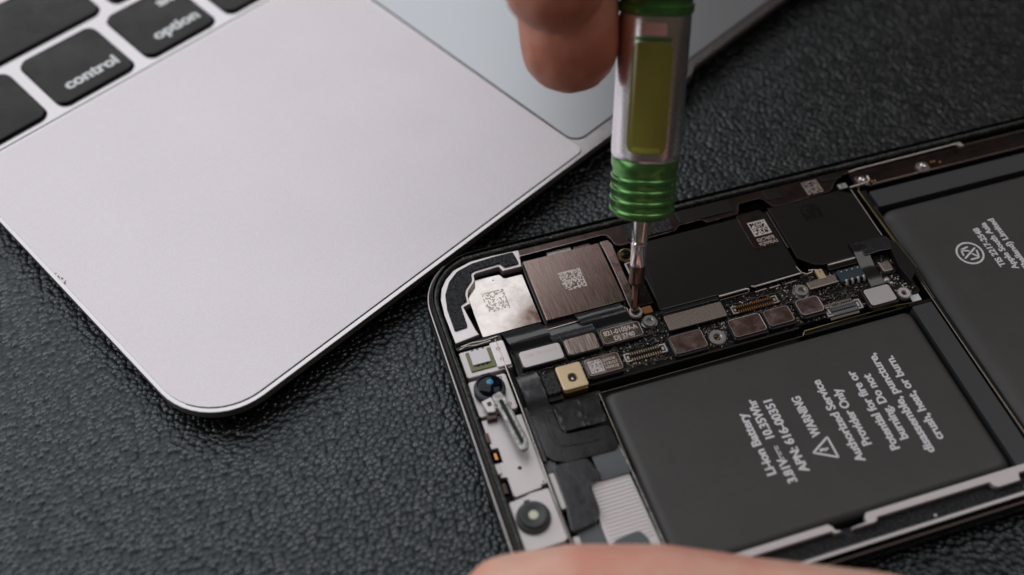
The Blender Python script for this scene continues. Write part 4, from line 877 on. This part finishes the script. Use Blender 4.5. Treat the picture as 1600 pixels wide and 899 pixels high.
# ------------------------------------------------------------------ hands
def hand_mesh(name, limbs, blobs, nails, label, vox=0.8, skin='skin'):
    bm = bmesh.new()
    for ch in limbs:                       # chain of ((x,y,z), r): a row of overlapping balls that taper
        for (p, r), (q, s_) in zip(ch, ch[1:]):
            p, q = Vector(p), Vector(q); n = max(2, int((q - p).length / 2.0))
            for i in range(n + 1):
                t = i / n; c = p.lerp(q, t); rr = r + (s_ - r) * t
                bmesh.ops.create_icosphere(bm, subdivisions=2, radius=rr, matrix=Matrix.Translation(c))
    for c, rad, rot in blobs:
        mt = Matrix.Translation(Vector(c)) @ Matrix.Rotation(rot, 4, 'Z') @ Matrix.Diagonal((*rad, 1))
        bmesh.ops.create_icosphere(bm, subdivisions=3, radius=1, matrix=mt)
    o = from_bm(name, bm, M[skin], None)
    md = o.modifiers.new('r', 'REMESH'); md.mode = 'VOXEL'; md.voxel_size = vox * S; md.use_smooth_shade = True
    sm = o.modifiers.new('s', 'SMOOTH'); sm.factor = .6; sm.iterations = 8
    dg = bpy.context.evaluated_depsgraph_get(); me = bpy.data.meshes.new_from_object(o.evaluated_get(dg)); o.modifiers.clear(); o.data = me
    if not me.materials: me.materials.append(M[skin])
    for p in me.polygons: p.use_smooth = True
    tag(o, **label)
    for c, xd, nd, w_, l_ in nails:        # nail: curved plate; xd along finger, nd outward normal
        bm = bmesh.new(); xd = Vector(xd).normalized(); nd = Vector(nd); nd = (nd - xd * nd.dot(xd)).normalized(); yd = nd.cross(xd)
        n = 10; g = []
        for i in range(n + 1):
            row = []
            for j in range(n + 1):
                u_, v_ = 2 * i / n - 1, 2 * j / n - 1
                px = l_ / 2 * u_ * math.sqrt(1 - v_ * v_ / 2.4); py = w_ / 2 * v_ * math.sqrt(1 - u_ * u_ / 2.4)
                h = 1.1 - (py / (w_ / 2)) ** 2 * 1.5 - .25 * u_ * u_
                row.append(bm.verts.new(Vector(c) + xd * px + yd * py + nd * h))
            g.append(row)
        for i in range(n):
            for j in range(n): bm.faces.new((g[i][j], g[i + 1][j], g[i + 1][j + 1], g[i][j + 1]))
        nl = from_bm('fingernail', bm, M['nail'], o, True); s3 = nl.modifiers.new('t', 'SOLIDIFY'); s3.thickness = .4 * S
    return o
# helper used only to set joints relative to the grip on the driver (world millimetres)
gc = Vector((32.75, -20.75, 6.15)) + ax * 45
lat = -xx if xx.dot(Vector((1, 0, 0))) > 0 else xx        # towards picture left
def G_(a, b, c): q = gc + lat * a + yx * b + ax * c; return (q.x, q.y, q.z)
limbs = [
    [(G_(12.6, 2.5, -1.0), 7.9), (G_(13.6, 2.0, 8), 8.2), (G_(12, 2, 26), 8.6), (G_(2, 4, 48), 9.4), (G_(-16, 0, 70), 11)],      # middle finger
    [(G_(14.2, 14.4, 9.2), 7.6), (G_(15.2, 13.6, 18), 8.1), (G_(12, 13, 36), 8.6), (G_(2, 12, 58), 9.4), (G_(-16, 6, 80), 11)],  # index finger
    [(G_(-3, -13.5, 18), 8.0), (G_(-8, -16, 32), 9.2), (G_(-20, -16, 52), 10.5), (G_(-34, -14, 70), 12.5)],                      # thumb behind the barrel
    [(G_(7, -9, 26), 6.4), (G_(5, -12, 38), 7.4), (G_(-6, -12, 56), 8.2), (G_(-22, -8, 74), 10)],                                # ring finger
    [(G_(0, -21, 36), 5.4), (G_(-6, -22, 44), 6.2), (G_(-16, -18, 58), 7.2), (G_(-30, -14, 74), 9)],                             # little finger
    [(G_(-16, 6, 80), 11), (G_(-36, -4, 88), 13), (G_(-34, -14, 74), 13), (G_(-16, 0, 70), 11)],
    [(G_(-28, -4, 80), 14), (G_(-52, -14, 98), 19), (G_(-90, -26, 122), 20), (G_(-150, -50, 160), 25), (G_(-210, -74, 196), 30)],
]
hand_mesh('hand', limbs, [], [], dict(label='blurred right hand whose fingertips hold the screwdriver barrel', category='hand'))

tx, ty, tz = -3.4, -65.3, 12.4
limbs = [
    [((tx, ty, tz), 7.4), ((4.5, -67.9, 12.6), 8.7), ((16, -71.7, 12.4), 8.9), ((27, -76.8, 12.4), 8.6), ((42, -84.5, 13), 9.0), ((60, -98, 14), 10.5), ((78, -115, 15), 13)],   # thumb
    [((6, -79.5, 6.8), 6.0), ((20, -84, 7.2), 7.0), ((44, -96, 8.4), 8.0), ((74, -116, 12), 9.5)],
    [((2, -94, 6.2), 6.0), ((16, -99, 7), 6.9), ((40, -110, 8.4), 7.8), ((72, -130, 12), 9.5)],
    [((8, -109, 6.0), 5.8), ((22, -114, 6.8), 6.5), ((44, -124, 8.2), 7.4), ((74, -143, 12), 9)],
    [((20, -122, 5.4), 5.2), ((32, -127, 6.2), 5.8), ((50, -136, 7.6), 6.6), ((76, -154, 11), 8.5)],
    [((78, -112, 16), 14), ((76, -150, 12), 10.5)], [((90, -125, 15), 14), ((88, -155, 13), 12)],
    [((98, -140, 17), 18), ((130, -165, 20), 20), ((175, -195, 26), 24)],
]
nails = [((-3.2 + .6, -63.6 - .2, 13.2 + 6.2), (-1, .33, -.12), (-.35, -.75, .75), 8.5, 10.0)]
hand_mesh('hand', limbs, [], [], dict(label='pale left thumb lying along the lower edge of the phone', category='hand'), skin='skinlit')
